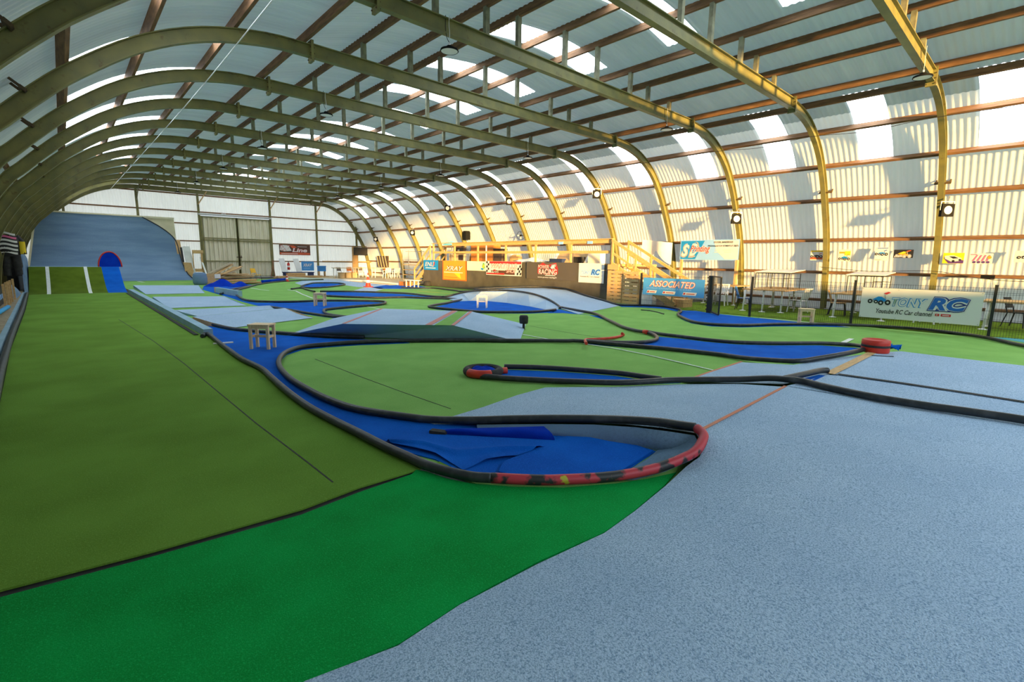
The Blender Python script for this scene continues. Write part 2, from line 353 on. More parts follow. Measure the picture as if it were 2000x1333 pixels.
def make_frame():
    r = thing('roof_frame', 'x', 'roof frame', (0, 0, 0), 0, 'green steel arch frames of the hall')
    XL, XR = LIN[0][0], RIN[0][0]
    ibeam_curve(LIN, LN, 0.27, 0.15).build('arch_leg', m_steel, r)
    ibeam_curve(RIN, RN, 0.27, 0.15).build('arch_leg', m_steel, r)
    tb = MB().box(XL, -.075, ZB, XR, .075, ZB+.02).box(XL, -.075, ZB+.28, XR, .075, ZB+.30).box(XL, -.012, ZB+.02, XR, .012, ZB+.28)
    tb.build('tie_beam', m_steel, r)
    for x, s in ((XL, -1), (XR, 1)):
        p = MB().box(x-.03, -.11, ZB-.10, x+.03, .11, ZB+.36).build('joint_plate', m_steel, r)
        h = MB()
        for zz in (ZB-.04, ZB+.08, ZB+.2): 
            for yy in (-.085, .085): h.cyl((x-.05, yy, zz), (x+.05, yy, zz), .014, 6)
        h.build('bolt', m_cleat, p)
    for k, (x, z) in enumerate(CROWN):
        MB().box(x-.055, -.05, ZB+.30, x+.055, .05, z+.02).build('post', m_post, r)
    for (bx, bz), sg in ((B(6.44, .83), 1), (B(-.08, .87), -1)):
        t = Vector((-.55*sg, 0, .83)).normalized() if sg > 0 else Vector((.62, 0, .78)).normalized(); nrm = Vector((t.z*sg, 0, -t.x*sg))
        c = Vector((bx, 0, bz)); mb = MB()
        mb.bar(c-nrm*.06+V(0,-.20,0), c-nrm*.06+V(0,.20,0), .10, .05, ref=t).bar(c+nrm*.36+V(0,-.20,0), c+nrm*.36+V(0,.20,0), .10, .05, ref=t)
        for yy in (-.17, .17): mb.bar(c-nrm*.10+V(0,yy,0), c+nrm*.40+V(0,yy,0), .04, .04)
        mb.build('splice_clamp', m_cleat, r)
    return r
fr0 = make_frame()
for i, yy in enumerate(FY):
    lab = 'olive green steel arch frame with straight tie beam, %s of fourteen from the camera end' % ORD[i]
    if i == 13: lab = 'olive green steel arch frame standing against the far end wall'
    if i == 0: fr0.location = (0, yy, 0); fr0['label'] = lab
    else: dup(fr0, (0, yy, 0), 0, lab)

# ------------------------------------------------------------------ purlins
def near_offset(line, nn, x, z, d):
    k = min(range(len(line)), key=lambda i: (line[i][0]-x)**2+(line[i][1]-z)**2)
    return (line[k][0]+nn[k][0]*d, line[k][1]+nn[k][1]*d), nn[k]
PL = [(-.66,-.43),(-.61,-.05),(-.50,.36),(-.27,.72),(.073,1.067),(.50,1.33),(.98,1.485),(1.43,1.57)]
PR = [(5.07,1.547),(5.484,1.46),(5.94,1.30),(6.255,1.03),(6.536,.736),(6.725,.343),(6.775,-.073),(6.792,-.431)]
def purlin(c, nn, label):
    n = Vector((nn[0], 0, nn[1])).normalized(); t = Vector((n.z, 0, -n.x)); c = Vector((c[0], 0, c[1]))
    mb = MB(); vs = []
    for yy in (-5.9, 44.5):
        for a, b_ in ((-.04, -.085), (.04, -.085), (.04, .085), (-.04, .085)): vs.append(c+t*a+n*b_+V(0, yy, 0))
    mb.add(vs, [(3,2,1,0),(4,5,6,7),(0,1,5,4),(1,2,6,5),(2,3,7,6),(3,0,4,7)])
    tag(mb.build('roof_purlin', m_purlin), label, 'purlin', 'brown timber purlins along the hall')
for k, (x, z) in enumerate(PL):
    c, nn = near_offset(LIN, LN, x*BAY, z*BAY+CH, .355); purlin(c, nn, 'long brown timber purlin on the dark left side, %s counting up from the floor' % ORD[k])
for k, (x, z) in enumerate(CROWN):
    purlin((x, z+.085), (0, 1), 'long brown timber purlin propped on posts above the tie beams, %s from the left' % ORD[k])
for k, (x, z) in enumerate(reversed(PR)):
    c, nn = near_offset(RIN, RN, x*BAY, z*BAY+CH, .355); purlin(c, nn, 'long brown timber purlin along the white right wall, %s counting up from the floor' % ORD[k])

# end wall steel: columns, rails and corner braces
for k, (x, zt, lab) in enumerate(((0.4, 5.3, 'thin green steel column at the far left of the end wall, above the tall wall ride'), (4.33, 6.4, 'green steel column on the end wall behind the tall wall ride'),
        (8.06, 6.4, 'green steel column on the left side of the ribbed sliding door'), (13.14, 6.4, 'green steel column on the right side of the ribbed sliding door'),
        (16.94, 6.4, 'green steel column on the end wall, right of the red and black banner'), (20.63, 5.1, 'green steel column on the end wall behind the television'))):
    cr = thing('wall_column', lab, 'column', (x, 44.38, 0), 0, 'steel columns of the end wall')
    MB().box(-.07, -.07, 0 if k > 1 else 3.9, .07, -.055, zt).box(-.07, .055, 0 if k > 1 else 3.9, .07, .07, zt).box(-.01, -.06, 0 if k > 1 else 3.9, .01, .06, zt).build('column_shaft', m_steel, cr)
    if k in (1, 2, 3, 4):
        MB().bar((0, -.08, 5.5), (.62 if k > 1 else .2, -.08, 6.5), .07, .07).build('brace', m_wood if k > 1 else m_post, cr)
GIRT = [(1.29, ((13.1, 22.0),)), (2.75, ((6.4, 8.05), (13.1, 22.0))), (4.05, ((6.3, 8.05), (13.1, 21.3))), (4.94, ((-.2, 8.0), (8.05, 13.15), (13.2, 20.3))), (6.18, ((3.2, 13.1), (13.15, 17.8)))]
gl = {1.29: 'lowest', 2.75: 'second lowest', 4.05: 'middle', 4.94: 'second highest', 6.18: 'highest'}
for z, segs in GIRT:
    for k, (a, b_) in enumerate(segs):
        side = 'right of the sliding door' if a > 13 else ('over the sliding door' if (a > 8) else 'left of the sliding door')
        tag(MB().box(a, 44.36, z-.045, b_, 44.50, z+.045).build('wall_rail', m_purlin), '%s brown rail on the end wall, %s' % (gl[z], side), 'wall rail', 'brown rails across the end wall')

# ------------------------------------------------------------------ carpets
def carpet(name, label, pts, m, dz=0.0, t=0.012, cat='carpet', group=None, sub=0.0):
    pts = [V(p[0], p[1], p[2]+dz) for p in pts]
    mb = MB().slab(pts, (0, 0, -t)); o = mb.build(name, m); return tag(o, label, cat, group)
def strip(name, label, pts, wdt, m, dz=0.003, cat='floor marking', group=None, t=0.004):
    pts = [Vector(p) for p in pts]; L_ = []; R_ = []
    for i, p in enumerate(pts):
        d = pts[min(i+1, len(pts)-1)]-pts[max(i-1, 0)]; n = V(-d.y, d.x, 0).normalized()*wdt/2
        L_.append(p+n+V(0, 0, dz)); R_.append(p-n+V(0, 0, dz))
    mb = MB()
    for i in range(len(pts)-1): mb.slab([L_[i], L_[i+1], R_[i+1], R_[i]], (0, 0, -t))
    return tag(mb.build(name, m), label, cat, group)
def pipe(name, label, pts, m=None, r=0.040, dz=None, k=5, group='black drainage pipes edging the track', closed=False):
    c = catmull([V(p[0], p[1], p[2]+(r+.01 if dz is None else dz)) for p in pts], k, closed)
    # slight unevenness of a laid pipe
    c = [p+V(0, 0, 0.004*math.sin(3.1*p.x+2.3*p.y)) for p in c]
    return tag(MB().tube(c, r, 10, closed).build(name, m or m_black), label, 'pipe', group)

# infield base carpet
carpet('infield_carpet', 'wide light green carpet covering the middle of the race track',
       [(2.0, 11.0, 0), (1.95, 9.0, 0), (2.0, 6.5, 0), (2.2, 5.0, 0), (2.12, 3.9, 0), (2.05, 3.2, 0), (2.2, 2.4, 0), (2.0, 0.6, 0), (3.5, -4, 0), (16.6, -4, 0), (16.6, 10.5, 0), (17.3, 12, 0), (17.3, 27, 0), (15.2, 28.5, 0), (15.0, 40, 0), (2.2, 40, 0), (2.2, 27, 0)], m_green, 0.0)
carpet('straight_lane_carpet', 'long olive green carpet of the straight lane on the left side',
       [(-0.40, 3.30, 0)] + [(0.22,3.21,0),(1.02,3.15,0),(1.44,3.20,0),(1.88,3.19,0),(1.98,3.20,0),(1.91,3.70,0),(1.88,4.16,0),(1.86,4.70,0),(1.84,5.34,0),(1.87,6.11,0),(1.94,6.92,0),(2.00,7.61,0),(1.96,8.57,0),(2.01,9.79,0),(2.10,11.72,0)] + [(2.02, 14, 0), (2.02, 20, 0), (2.02, 27.0, 0), (1.75, 27.3, 0), (-1.1, 27.3, 0), (-0.92, 20, 0), (-0.80, 12, 0), (-0.66, 7.65, 0), (-0.58, 5.0, 0)], m_olive, 0.012)
carpet('bright_green_carpet', 'bright emerald green carpet strip between olive lane and grey carpet',
       [(-0.40, 3.23, 0)] + [(0.22,3.15,0),(0.99,3.08,0),(1.40,3.13,0),(1.85,3.15,0),(1.92,3.20,0),(1.97,3.11,0),(2.01,2.92,0),(2.10,2.73,0),(2.30,2.49,0),(2.58,2.23,0),(2.93,2.02,0),(3.18,1.91,0),(3.47,1.82,0),(3.20,1.76,0),(2.70,1.69,0),(2.32,1.66,0),(1.79,1.72,0),(1.28,1.73,0),(0.92,1.70,0),(0.56,1.77,0)] + [(0.55, 1.1, 0), (0.3, 0.6, 0), (-.6, 0.6, 0), (-.5, 2, 0)], m_bright, 0.010)
carpet('lane_end_patch', 'small olive patch of carpet in the hole beside the curved pipe', [(2.10,3.20,0),(2.44,3.32,0),(2.47,2.93,0),(2.12,2.84,0)], m_olive, 0.008)
carpet('grass_carpet', 'rough yellowish green turf behind the mesh fence under the tables',
       [(16.45, -4, 0), (21.65, -4, 0), (21.65, 10.4, 0), (16.45, 10.4, 0)], m_grass, 0.0)
# grey carpet in the right foreground, a low swell rising to a taped crest
Lb = [(0.32,1.77,0.012),(0.55,1.77,0.014),(0.91,1.69,0.014),(1.26,1.72,0.014),(1.78,1.70,0.014),(2.31,1.65,0.014),(2.68,1.68,0.014),(3.18,1.74,0.02),(3.53,1.77,0.06),(3.69,1.74,0.11),(3.81,1.77,0.16),(3.95,1.92,0.2)]
Mb = [(0.91,0.96,0.05),(1.27,1.06,0.06),(1.58,1.05,0.075),(1.91,1.03,0.09),(2.30,1.03,0.105),(2.68,1.04,0.12),(2.96,1.07,0.13),(3.20,1.13,0.145),(3.45,1.22,0.16),(3.74,1.31,0.18),(4.12,1.44,0.19),(5.30,1.97,0.2)]
g = MB(); nL = len(Lb)
for i in range(nL-1): g.add([Lb[i], Lb[i+1], Mb[i+1], Mb[i]], [(0, 1, 2, 3)], True)
Rb = [(1.30,0.47,0.07),(1.77,0.13,0.12),(2.27,-0.35,0.15),(2.75,-0.69,0.17),(3.30,-0.78,0.18),(4.11,-0.92,0.19),(5.10,-1.09,0.2),(6.43,-1.31,0.2),(6.55,-0.01,0.2),(6.51,0.54,0.2),(6.45,1.17,0.2),(6.40,2.02,0.2)]
for i in range(nL-1): g.add([Mb[i], Mb[i+1], Rb[i+1], Rb[i]], [(0, 1, 2, 3)], True)
tag(g.build('grey_carpet', m_grey), 'large heather grey carpet filling the right foreground', 'carpet')
carpet('grey_plateau_carpet', 'grey carpet strip between the long black pipe and the black joint strip', [(6.41,2.01,0.2),(7.54,1.87,0.2),(7.59,1.75,0.2),(7.66,1.10,0.2),(7.68,0.53,0.2),(7.68,0.03,0.2),(7.56,-1.50,0.2),(6.43,-1.31,0.2),(6.55,-0.01,0.2),(6.51,0.54,0.2),(6.45,1.17,0.2),(6.45,1.67,0.2)], m_grey, 0.004, 0.12)
carpet('grey_upper_carpet', 'grey carpet plateau beside the red drum at the right edge', [(7.65,1.86,0.2),(10.11,1.91,0.2),(10.74,1.61,0.2),(10.71,1.00,0.2),(10.72,0.57,0.2),(10.74,0.11,0.2),(10.67,-2.03,0.2),(7.63,-1.52,0.2),(7.77,0.03,0.2),(7.78,0.54,0.2),(7.76,1.12,0.2),(7.70,1.78,0.2)], m_grey, 0.004, 0.12)
# left faces of the same swell
gm = MB()
a = [(2.61,4.07,0.014),(3.39,4.16,0.014),(4.02,4.28,0.014),(4.57,4.32,0.014),(5.26,3.72,0.03),(5.93,3.21,0.06),(6.38,2.59,0.12),(6.36,2.01,0.2)]
b = [(2.63,4.01,0.014),(2.91,3.69,0.04),(3.14,3.42,0.07),(3.35,3.19,0.09),(3.59,2.88,0.12),(3.79,2.54,0.15),(3.89,2.22,0.18),(3.94,1.92,0.2)]
for i in range(7): gm.add([a[i], a[i+1], b[i+1], b[i]], [(0, 1, 2, 3)], True)
tag(gm.build('grey_ramp_carpet', m_grey), 'pale grey carpet sloping up to the orange tape line behind the hole', 'carpet')
gm = MB()
a = [(6.28,3.32,0.012),(7.24,3.38,0.012),(8.41,3.39,0.012),(8.55,2.62,0.08)]; b = [(6.43,2.61,0.12),(6.53,2.09,0.19),(7.54,1.87,0.2),(10.03,1.91,0.2)]
for i in range(3): gm.add([a[i], a[i+1], b[i+1], b[i]], [(0, 1, 2, 3)], True)
gm.add([(8.55,2.62,0.08),(9.52,2.16,0.17),(10.03,1.91,0.2)], [(0, 1, 2)], True)
tag(gm.build('grey_link_carpet', m_grey), 'pale grey carpet rising toward the red drum behind the small pipe', 'carpet')
tag(MB().slab([(10.11,1.91,0.2),(10.74,1.61,0.2),(10.71,1.00,0.2),(10.72,0.57,0.2),(10.74,0.11,0.2),(10.67,-2.03,0.2),(11.61,-2.22,0.012),(11.69,0.11,0.012),(11.75,0.75,0.012),(11.95,1.48,0.012),(11.23,2.10,0.012)], (0, 0, -.004)).build('plateau_back_slope', m_green), 'green slope behind the grey plateau at the right edge', 'carpet')
# hole between the pipes: carpet-lined side faces
top = [(2.90,3.67,0.04),(3.12,3.39,0.07),(3.37,3.08,0.1),(3.60,2.76,0.13),(3.77,2.41,0.16),(3.83,2.14,0.185),(3.90,1.90,0.195)]
hw = MB()
def hside(u, v):
    i = min(int(u*6), 5); f = u*6-i; p = Vector(top[i]).lerp(Vector(top[i+1]), f); q = Vector((p.x-.035, p.y-.055, 0))
    r = p.lerp(q, v); r += V(-.02, -.03, 0)*math.sin(v*math.pi)*(1+.5*math.sin(9*u)); return r
hw.grid(hside, 24, 6)
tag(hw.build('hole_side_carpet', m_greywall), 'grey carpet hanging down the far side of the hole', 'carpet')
a = [(3.77,2.17,0.012),(3.52,2.12,0.012),(3.30,2.10,0.012),(3.13,2.08,0.012),(2.96,2.06,0.012)]; b = [(3.90,1.90,0.19),(3.80,1.79,0.155),(3.63,1.77,0.09),(3.35,1.85,0.04),(3.09,1.95,0.016)]
hw = MB()
for i in range(4): hw.add([a[i], a[i+1], b[i+1], b[i]], [(0, 1, 2, 3)], True)
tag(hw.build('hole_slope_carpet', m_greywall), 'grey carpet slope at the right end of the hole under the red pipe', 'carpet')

# blue run-off carpets
carpet('blue_carpet', 'blue carpet winding around the front island past the nearest stool to the hole',
       [(2.21,12.47,0),(2.26,14.29,0),(2.48,13.20,0),(2.66,12.24,0),(2.98,11.53,0),(3.42,10.75,0),(3.92,9.95,0),(4.46,9.39,0),(4.97,8.46,0),(4.07,8.84,0),(3.53,8.97,0),(3.07,8.98,0),(2.69,8.66,0),(2.43,8.16,0),(2.25,7.59,0),(2.12,6.77,0),(2.09,6.03,0),(2.11,5.44,0),(2.21,4.87,0),(2.50,4.28,0),(2.66,4.04,0),(2.95,3.74,0),(3.40,3.31,0),(3.72,2.85,0),(3.74,2.17,0),(3.00,2.08,0),(2.64,2.29,0),(2.40,2.59,0),(2.27,2.72,0),(2.17,2.91,0),(2.15,3.27,0),(2.04,3.59,0),(2.00,3.87,0),(1.91,4.22,0),(1.89,4.70,0),(1.87,5.34,0),(1.91,6.12,0),(1.96,6.90,0),(2.04,7.63,0),(2.00,8.59,0),(2.05,9.82,0)], m_blue, 0.010)
carpet('blue_hole_carpet', 'bright blue carpet sheet lying on the bottom of the hole', [(2.53,2.84,0),(3.37,2.90,0),(3.52,2.74,0),(3.70,2.17,0),(3.00,2.09,0),(2.65,2.29,0),(2.41,2.61,0),(2.37,2.72,0)], m_blue, 0.030)
fb = MB()   # rumpled strip with a fold
def fold(u, v):
    pa = [(1.99,3.92,0),(2.28,3.91,0),(2.55,3.62,0),(2.94,3.19,0),(3.23,2.85,0)]; pb = [(2.04,3.76,0),(2.19,3.34,0),(2.19,2.94,0),(2.44,2.96,0),(2.69,2.85,0)]
    i = min(int(u*4), 3); f = u*4-i
    p = Vector(pa[i]).lerp(Vector(pa[i+1]), f); q = Vector(pb[i]).lerp(Vector(pb[i+1]), f); r = p.lerp(q, v)
    r.z = 0.03+0.012*math.sin(u*9)*v+0.028*math.exp(-((v-.55)/.08)**2)
    return r
fb.grid(fold, 24, 14); tag(fb.build('folded_blue_carpet', m_blue), 'crumpled blue carpet strip with folds lying in the hole', 'carpet')
db = MB()
def drape(u, v):
    t_ = Vector([(2.57,3.75,0.05)][0]).lerp(Vector([(3.26,3.09,0.1)][0]), u); b_ = Vector([(2.55,3.73,0)][0]).lerp(Vector([(3.25,2.93,0)][0]), u)
    r = t_.lerp(b_, v); r += V(-.02, -.05, .03)*math.sin(v*math.pi); r.z += .012*math.sin(u*11)*v*(1-v)*4
    return r
db.grid(drape, 20, 8); tag(db.build('rolled_blue_carpet', m_dblue), 'dark blue carpet flap draped over the far edge of the hole', 'carpet')
strip('hole_board', 'black board end poking out under the blue flap', [(2.46,3.82,0.03),(2.54,3.68,0.03)], .07, m_rubber, 0.02, 'board', None, .03)
carpet('blue_carpet', 'blue carpet with a stool on it between the wide grey ramps and the middle island',
       [(5.58,31.03,0),(7.30,36.23,0),(7.38,33.31,0),(8.46,31.53,0),(6.06,26.34,0),(5.51,24.98,0),(5.19,22.33,0),(4.91,20.43,0),(5.09,19.29,0),(6.02,18.71,0),(7.33,18.44,0),(8.54,17.71,0),(8.90,16.96,0),(8.62,16.36,0),(8.33,16.07,0),(7.11,15.72,0),(6.10,15.37,0),(5.77,14.85,0),(5.55,13.99,0),(5.67,13.15,0),(5.44,13.30,0),(5.25,14.19,0),(5.07,15.14,0),(4.90,16.73,0),(4.78,18.28,0),(4.78,20.24,0),(4.91,23.15,0),(4.95,26.07,0),(5.00,28.23,0)], m_blue, 0.006)
carpet('blue_carpet', 'long narrow blue carpet band running across the far green infield', [(9.00,23.52,0),(9.45,23.71,0),(10.42,22.98,0),(11.23,21.91,0),(11.94,20.71,0),(12.03,19.13,0),(12.19,18.33,0),(12.41,17.20,0),(12.09,16.75,0),(11.39,17.63,0),(10.68,18.53,0),(9.49,19.06,0),(8.77,19.96,0),(8.31,20.89,0),(8.43,21.87,0)], m_blue, 0.006)
carpet('blue_carpet', 'small lens shaped blue carpet framed by a black pipe far off', [(9.76,28.23,0),(10.90,30.46,0),(11.78,31.73,0),(12.64,31.82,0),(13.20,31.14,0),(12.90,29.58,0),(12.00,28.31,0),(10.75,27.10,0),(9.78,26.86,0)], m_blue, 0.006)
carpet('blue_carpet', 'blue carpet in the hollow of the big hump with the white stool', [(9.23,14.36,0),(10.34,15.05,0),(12.00,16.20,0),(12.88,15.52,0),(12.95,14.49,0),(12.65,12.87,0),(12.30,11.75,0),(12.72,11.48,0),(11.77,10.89,0),(10.84,11.13,0),(9.57,12.16,0),(9.19,13.76,0)], m_blue, 0.006)
carpet('blue_carpet', 'small blue wedge of carpet at the foot of the big hump', [(12.75,11.46,0),(12.12,10.10,0),(12.21,9.34,0),(11.46,8.43,0),(12.17,9.71,0),(11.94,10.59,0),(11.51,10.87,0)], m_blue, 0.006)
carpet('blue_carpet', 'blue carpet tongue tapering toward the red and black drum', [(8.63,5.65,0),(9.26,5.58,0),(9.85,5.85,0),(10.01,5.37,0),(10.07,4.81,0),(10.26,4.26,0),(10.78,3.72,0),(11.60,3.11,0),(11.96,2.38,0),(10.73,2.43,0),(9.76,2.59,0),(9.08,2.78,0),(8.71,3.40,0),(8.69,3.94,0),(8.44,4.83,0),(7.76,6.30,0)], m_blue, 0.010)
carpet('blue_carpet', 'narrow blue carpet tongue reaching to the black ring', [(4.27,5.21,0),(4.75,5.58,0),(4.94,5.39,0),(5.46,4.80,0),(5.86,4.15,0),(5.97,3.70,0),(6.06,3.51,0),(6.27,3.32,0),(5.81,3.60,0),(5.43,3.84,0),(4.92,4.32,0),(4.48,4.89,0)], m_blue, 0.010)
carpet('blue_carpet', 'blue carpet wedge beside the fence gate with a stool on it', [(16.18,8.80,0),(16.52,8.36,0),(16.22,7.75,0),(16.05,6.39,0),(15.99,5.45,0),(15.92,4.33,0),(15.87,3.57,0),(15.25,4.26,0),(14.25,4.97,0),(13.29,5.40,0),(12.79,6.01,0),(12.96,6.68,0),(13.78,7.45,0),(14.51,7.96,0),(15.36,8.32,0)], m_blue, 0.006)
carpet('blue_carpet', 'far blue carpet beside the driver stand steps', [(13.06,26.39,0),(15.65,29.08,0),(17.22,29.15,0),(16.14,25.54,0),(15.36,23.87,0),(13.97,24.55,0),(12.87,25.09,0)], m_blue, 0.006)
carpet('blue_carpet', 'blue carpet rim along the big hump and pallet screen', [(15.86,11.22,0),(16.70,10.57,0),(16.82,9.75,0),(16.31,8.94,0),(15.75,8.66,0),(16.25,9.42,0),(16.12,10.20,0),(15.52,10.82,0)], m_blue, 0.006)
carpet('blue_scrap', 'thin blue carpet scrap in the slot between two short pipes', [(6.75,2.07,0.19),(7.44,1.95,0.2),(7.43,1.88,0.2),(6.77,1.88,0.2)], m_blue, 0.006)
carpet('turquoise_mat', 'turquoise strip behind the pipe at the far right fence', [(16.69,0.82,0),(16.21,0.32,0),(15.74,-0.09,0),(16.28,-0.08,0),(16.94,0.35,0)], flat('turquoise', (0.0, 0.30, 0.42)), 0.004)
carpet('far_grey_carpet', 'pale grey carpet around the far lens shaped island', [(11.10,33.19,0),(12.51,35.91,0),(14.53,36.56,0),(15.93,34.20,0),(16.53,31.81,0),(15.60,26.41,0),(13.06,26.39,0),(12.65,27.17,0),(12.78,29.30,0),(13.37,31.51,0),(12.90,32.46,0),(11.84,32.15,0),(10.44,30.02,0)], m_grey, 0.004)
carpet('far_grey_carpet', 'pale grey carpet apron below the red and white cone', [(10.53,23.58,0),(12.73,26.55,0),(13.45,26.21,0),(13.28,25.16,0),(11.32,22.72,0)], m_grey, 0.006)
MB().box(15.2, 28.3, -.05, 21.9, 44.3, .035).build('timber_floor', m_ply); tag(bpy.data.objects['timber_floor'], 'light plywood floor of the seating corner at the far end', 'floor panel')
tag(MB().bar((12.6, 41.5, .06), (16.0, 32.0, .06), .12, .14).build('kerb_board', m_white), 'white kerb board edging the far plywood floor', 'kerb')
tag(MB().bar((16.0, 31.9, .06), (15.8, 28.0, .06), .12, .14).build('kerb_board', m_white), 'short white kerb board near the driver stand steps', 'kerb')

# ------------------------------------------------------------------ pipes edging the track
pipe('track_pipe', 'long black pipe between the olive straight lane and the blue carpet',
     [(1.95, 11.4, 0)] + [(2.10,11.72,0),(2.01,9.79,0),(1.96,8.57,0),(2.00,7.61,0),(1.94,6.92,0),(1.87,6.11,0),(1.84,5.34,0),(1.86,4.70,0),(1.89,4.17,0),(1.91,3.72,0),(1.95,3.35,0),(1.97,3.16,0),(2.03,2.95,0),(2.12,2.75,0),(2.22,2.63,0)])
pipe('track_pipe', 'worn red and black pipe curving around the right end of the hole', [(2.22,2.63,0),(2.46,2.38,0),(2.61,2.26,0),(2.88,2.08,0),(3.11,1.96,0.01),(3.32,1.87,0.03),(3.51,1.80,0.07),(3.65,1.76,0.11),(3.79,1.78,0.15),(3.89,1.82,0.18),(3.95,1.91,0.2)], m_redpipe, group='painted pipe pieces')
pipe('track_pipe', 'black pipe looping around the front green island from hole to drum',
     [(3.96,1.93,0.2),(3.94,2.05,0.19),(3.93,2.30,0.16),(3.76,2.64,0.13),(3.47,3.03,0.1),(3.15,3.43,0.06),(2.91,3.70,0.03),(2.66,4.04,0),(2.50,4.28,0),(2.21,4.87,0),(2.11,5.44,0),(2.09,6.03,0),(2.12,6.77,0),(2.25,7.59,0),(2.43,8.16,0),(2.71,8.70,0),(3.08,9.04,0),(3.55,9.02,0),(4.10,8.89,0),(5.00,8.51,0),(5.86,7.95,0),(6.66,7.27,0),(7.47,6.59,0),(7.76,6.30,0),(8.39,4.80,0),(8.64,3.92,0),(8.61,3.36,0.01),(8.65,2.65,0.07),(9.00,2.38,0.12),(9.46,2.14,0.18),(10.20,2.02,0.2)])
pipe('track_pipe', 'black pipe hairpin around the narrow point of the middle green island', [(13.06,11.69,0),(12.68,10.68,0),(12.53,10.01,0),(12.26,9.48,0),(11.19,8.19,0),(10.41,7.22,0),(10.05,6.59,0),(9.98,6.24,0),(9.83,5.96,0),(9.50,5.66,0),(9.07,5.48,0),(8.60,5.51,0),(8.17,5.83,0),(7.85,6.30,0)])
pipe('track_pipe', 'black pipe along the far side of the blue tongue to the drum', [(10.12,6.33,0),(10.02,5.91,0),(10.08,5.41,0),(10.14,4.85,0),(10.33,4.29,0),(10.85,3.75,0),(11.67,3.13,0),(12.00,2.65,0),(11.62,2.29,0.05)])
pipe('track_pipe', 'black pipe around the hollow and along the crest of the big hump', [(12.21,11.18,0),(11.09,11.15,0),(10.15,11.59,0),(9.57,12.16,0),(9.28,13.50,0),(9.23,14.36,0),(9.69,14.74,0),(10.91,15.46,0),(12.00,16.20,0)])
pipe('track_pipe', 'black pipe running over the inner crest of the big hump', [(11.93,17.36,0.03),(12.53,16.81,0.24),(12.59,15.67,0.39),(13.38,14.92,0.41),(13.26,13.59,0.39),(13.53,12.88,0.21),(13.18,11.93,0.03),(12.75,11.46,0)])
pipe('track_pipe', 'black pipe along the outer edge of the hump and on past the fence',
     [(14.07,18.08,0.28),(15.55,17.05,0.38),(16.83,16.28,0.4),(17.01,14.98,0.38),(16.29,13.33,0.24),(16.06,12.06,0.08),(15.81,11.13,0),(16.50,10.44,0),(16.72,9.69,0),(16.13,8.84,0),(15.36,8.32,0),(14.51,7.96,0),(13.91,7.52,0),(13.07,6.74,0),(12.90,6.06,0),(13.40,5.45,0),(14.37,5.02,0),(15.51,4.21,0),(16.09,3.53,0),(16.48,2.88,0),(16.67,2.14,0),(16.45,1.41,0),(15.91,0.82,0),(15.03,0.21,0),(14.38,-0.24,0),(13.06,-1.05,0),(10.98,-2.11,0)])
pipe('track_pipe', 'black pipe on the far side of the narrow blue tongue', [(4.87,5.49,0),(5.19,5.19,0),(5.48,4.82,0),(5.88,4.17,0),(5.99,3.80,0),(6.06,3.51,0)])
pipe('track_pipe', 'long black pipe from the ring across the grey carpet to the right edge',
     [(4.21,5.25,0),(4.31,5.06,0),(4.45,4.84,0),(4.90,4.30,0),(5.29,3.74,0.03),(5.61,3.47,0.045),(5.96,3.23,0.06),(6.41,2.60,0.12),(6.57,2.29,0.17),(6.57,2.07,0.2),(6.63,1.89,0.2),(6.55,1.65,0.2),(6.45,1.17,0.2),(6.46,0.73,0.2),(6.53,0.35,0.2),(6.58,-0.01,0.2),(6.53,-0.47,0.2),(6.45,-1.31,0.2)])
pipe('track_pipe', 'short black pipe forking off beside the orange tape line', [(6.61,2.12,0.19),(7.06,2.02,0.2),(7.47,1.96,0.2),(7.60,1.90,0.2)])
pipe('track_pipe', 'black pipe hairpin around the pointed end of the blue carpet with the middle stool', [(8.19,31.02,0),(6.96,28.24,0),(6.08,26.33,0),(5.55,24.96,0),(5.24,22.63,0),(4.97,20.67,0),(5.14,19.50,0),(6.02,18.71,0),(7.33,18.44,0),(8.54,17.71,0),(8.92,17.08,0),(8.74,16.54,0),(8.33,16.07,0),(7.11,15.72,0),(6.10,15.37,0),(5.77,14.85,0),(5.55,13.99,0),(5.67,13.15,0),(5.93,12.82,0)])
pipe('track_pipe', 'thin black pipe on the near edge of the blue carpet under the middle stool', [(4.93,17.11,0),(5.12,15.28,0),(5.28,14.25,0),(5.46,13.36,0),(5.68,13.07,0)], r=.035)
pipe('track_pipe', 'black pipe at the foot of the low grey kicker ramp near the stool', [(2.26,14.29,0),(2.50,13.30,0),(2.68,12.32,0),(3.00,11.61,0),(3.44,10.82,0),(3.95,10.02,0),(4.49,9.45,0)])
pipe('track_pipe', 'black pipe along the far side of the narrow blue band', [(9.07,23.69,0),(10.42,22.98,0),(11.23,21.91,0),(11.94,20.71,0),(12.03,19.13,0),(12.11,18.21,0),(12.48,18.00,0),(13.29,18.42,0),(14.42,19.35,0)], r=.04)
pipe('track_pipe', 'black pipe along the near side of the narrow blue band', [(8.43,21.87,0),(8.31,20.89,0),(8.77,19.96,0),(9.46,19.01,0),(10.68,18.53,0),(11.36,17.59,0),(11.90,16.86,0),(12.00,16.20,0)], r=.04)
pipe('track_pipe', 'black pipe oval around the small lens shaped blue carpet', [(9.76,28.23,0),(10.90,30.46,0),(11.78,31.73,0),(12.64,31.82,0),(13.20,31.14,0),(12.90,29.58,0),(12.00,28.31,0),(10.75,27.10,0),(9.78,26.86,0)], r=.04, closed=True)
pipe('track_pipe', 'thin curved black pipe alone on the far green carpet', [(8.57,26.21,0),(9.26,26.81,0),(9.06,25.34,0),(8.80,23.63,0)], r=.04)
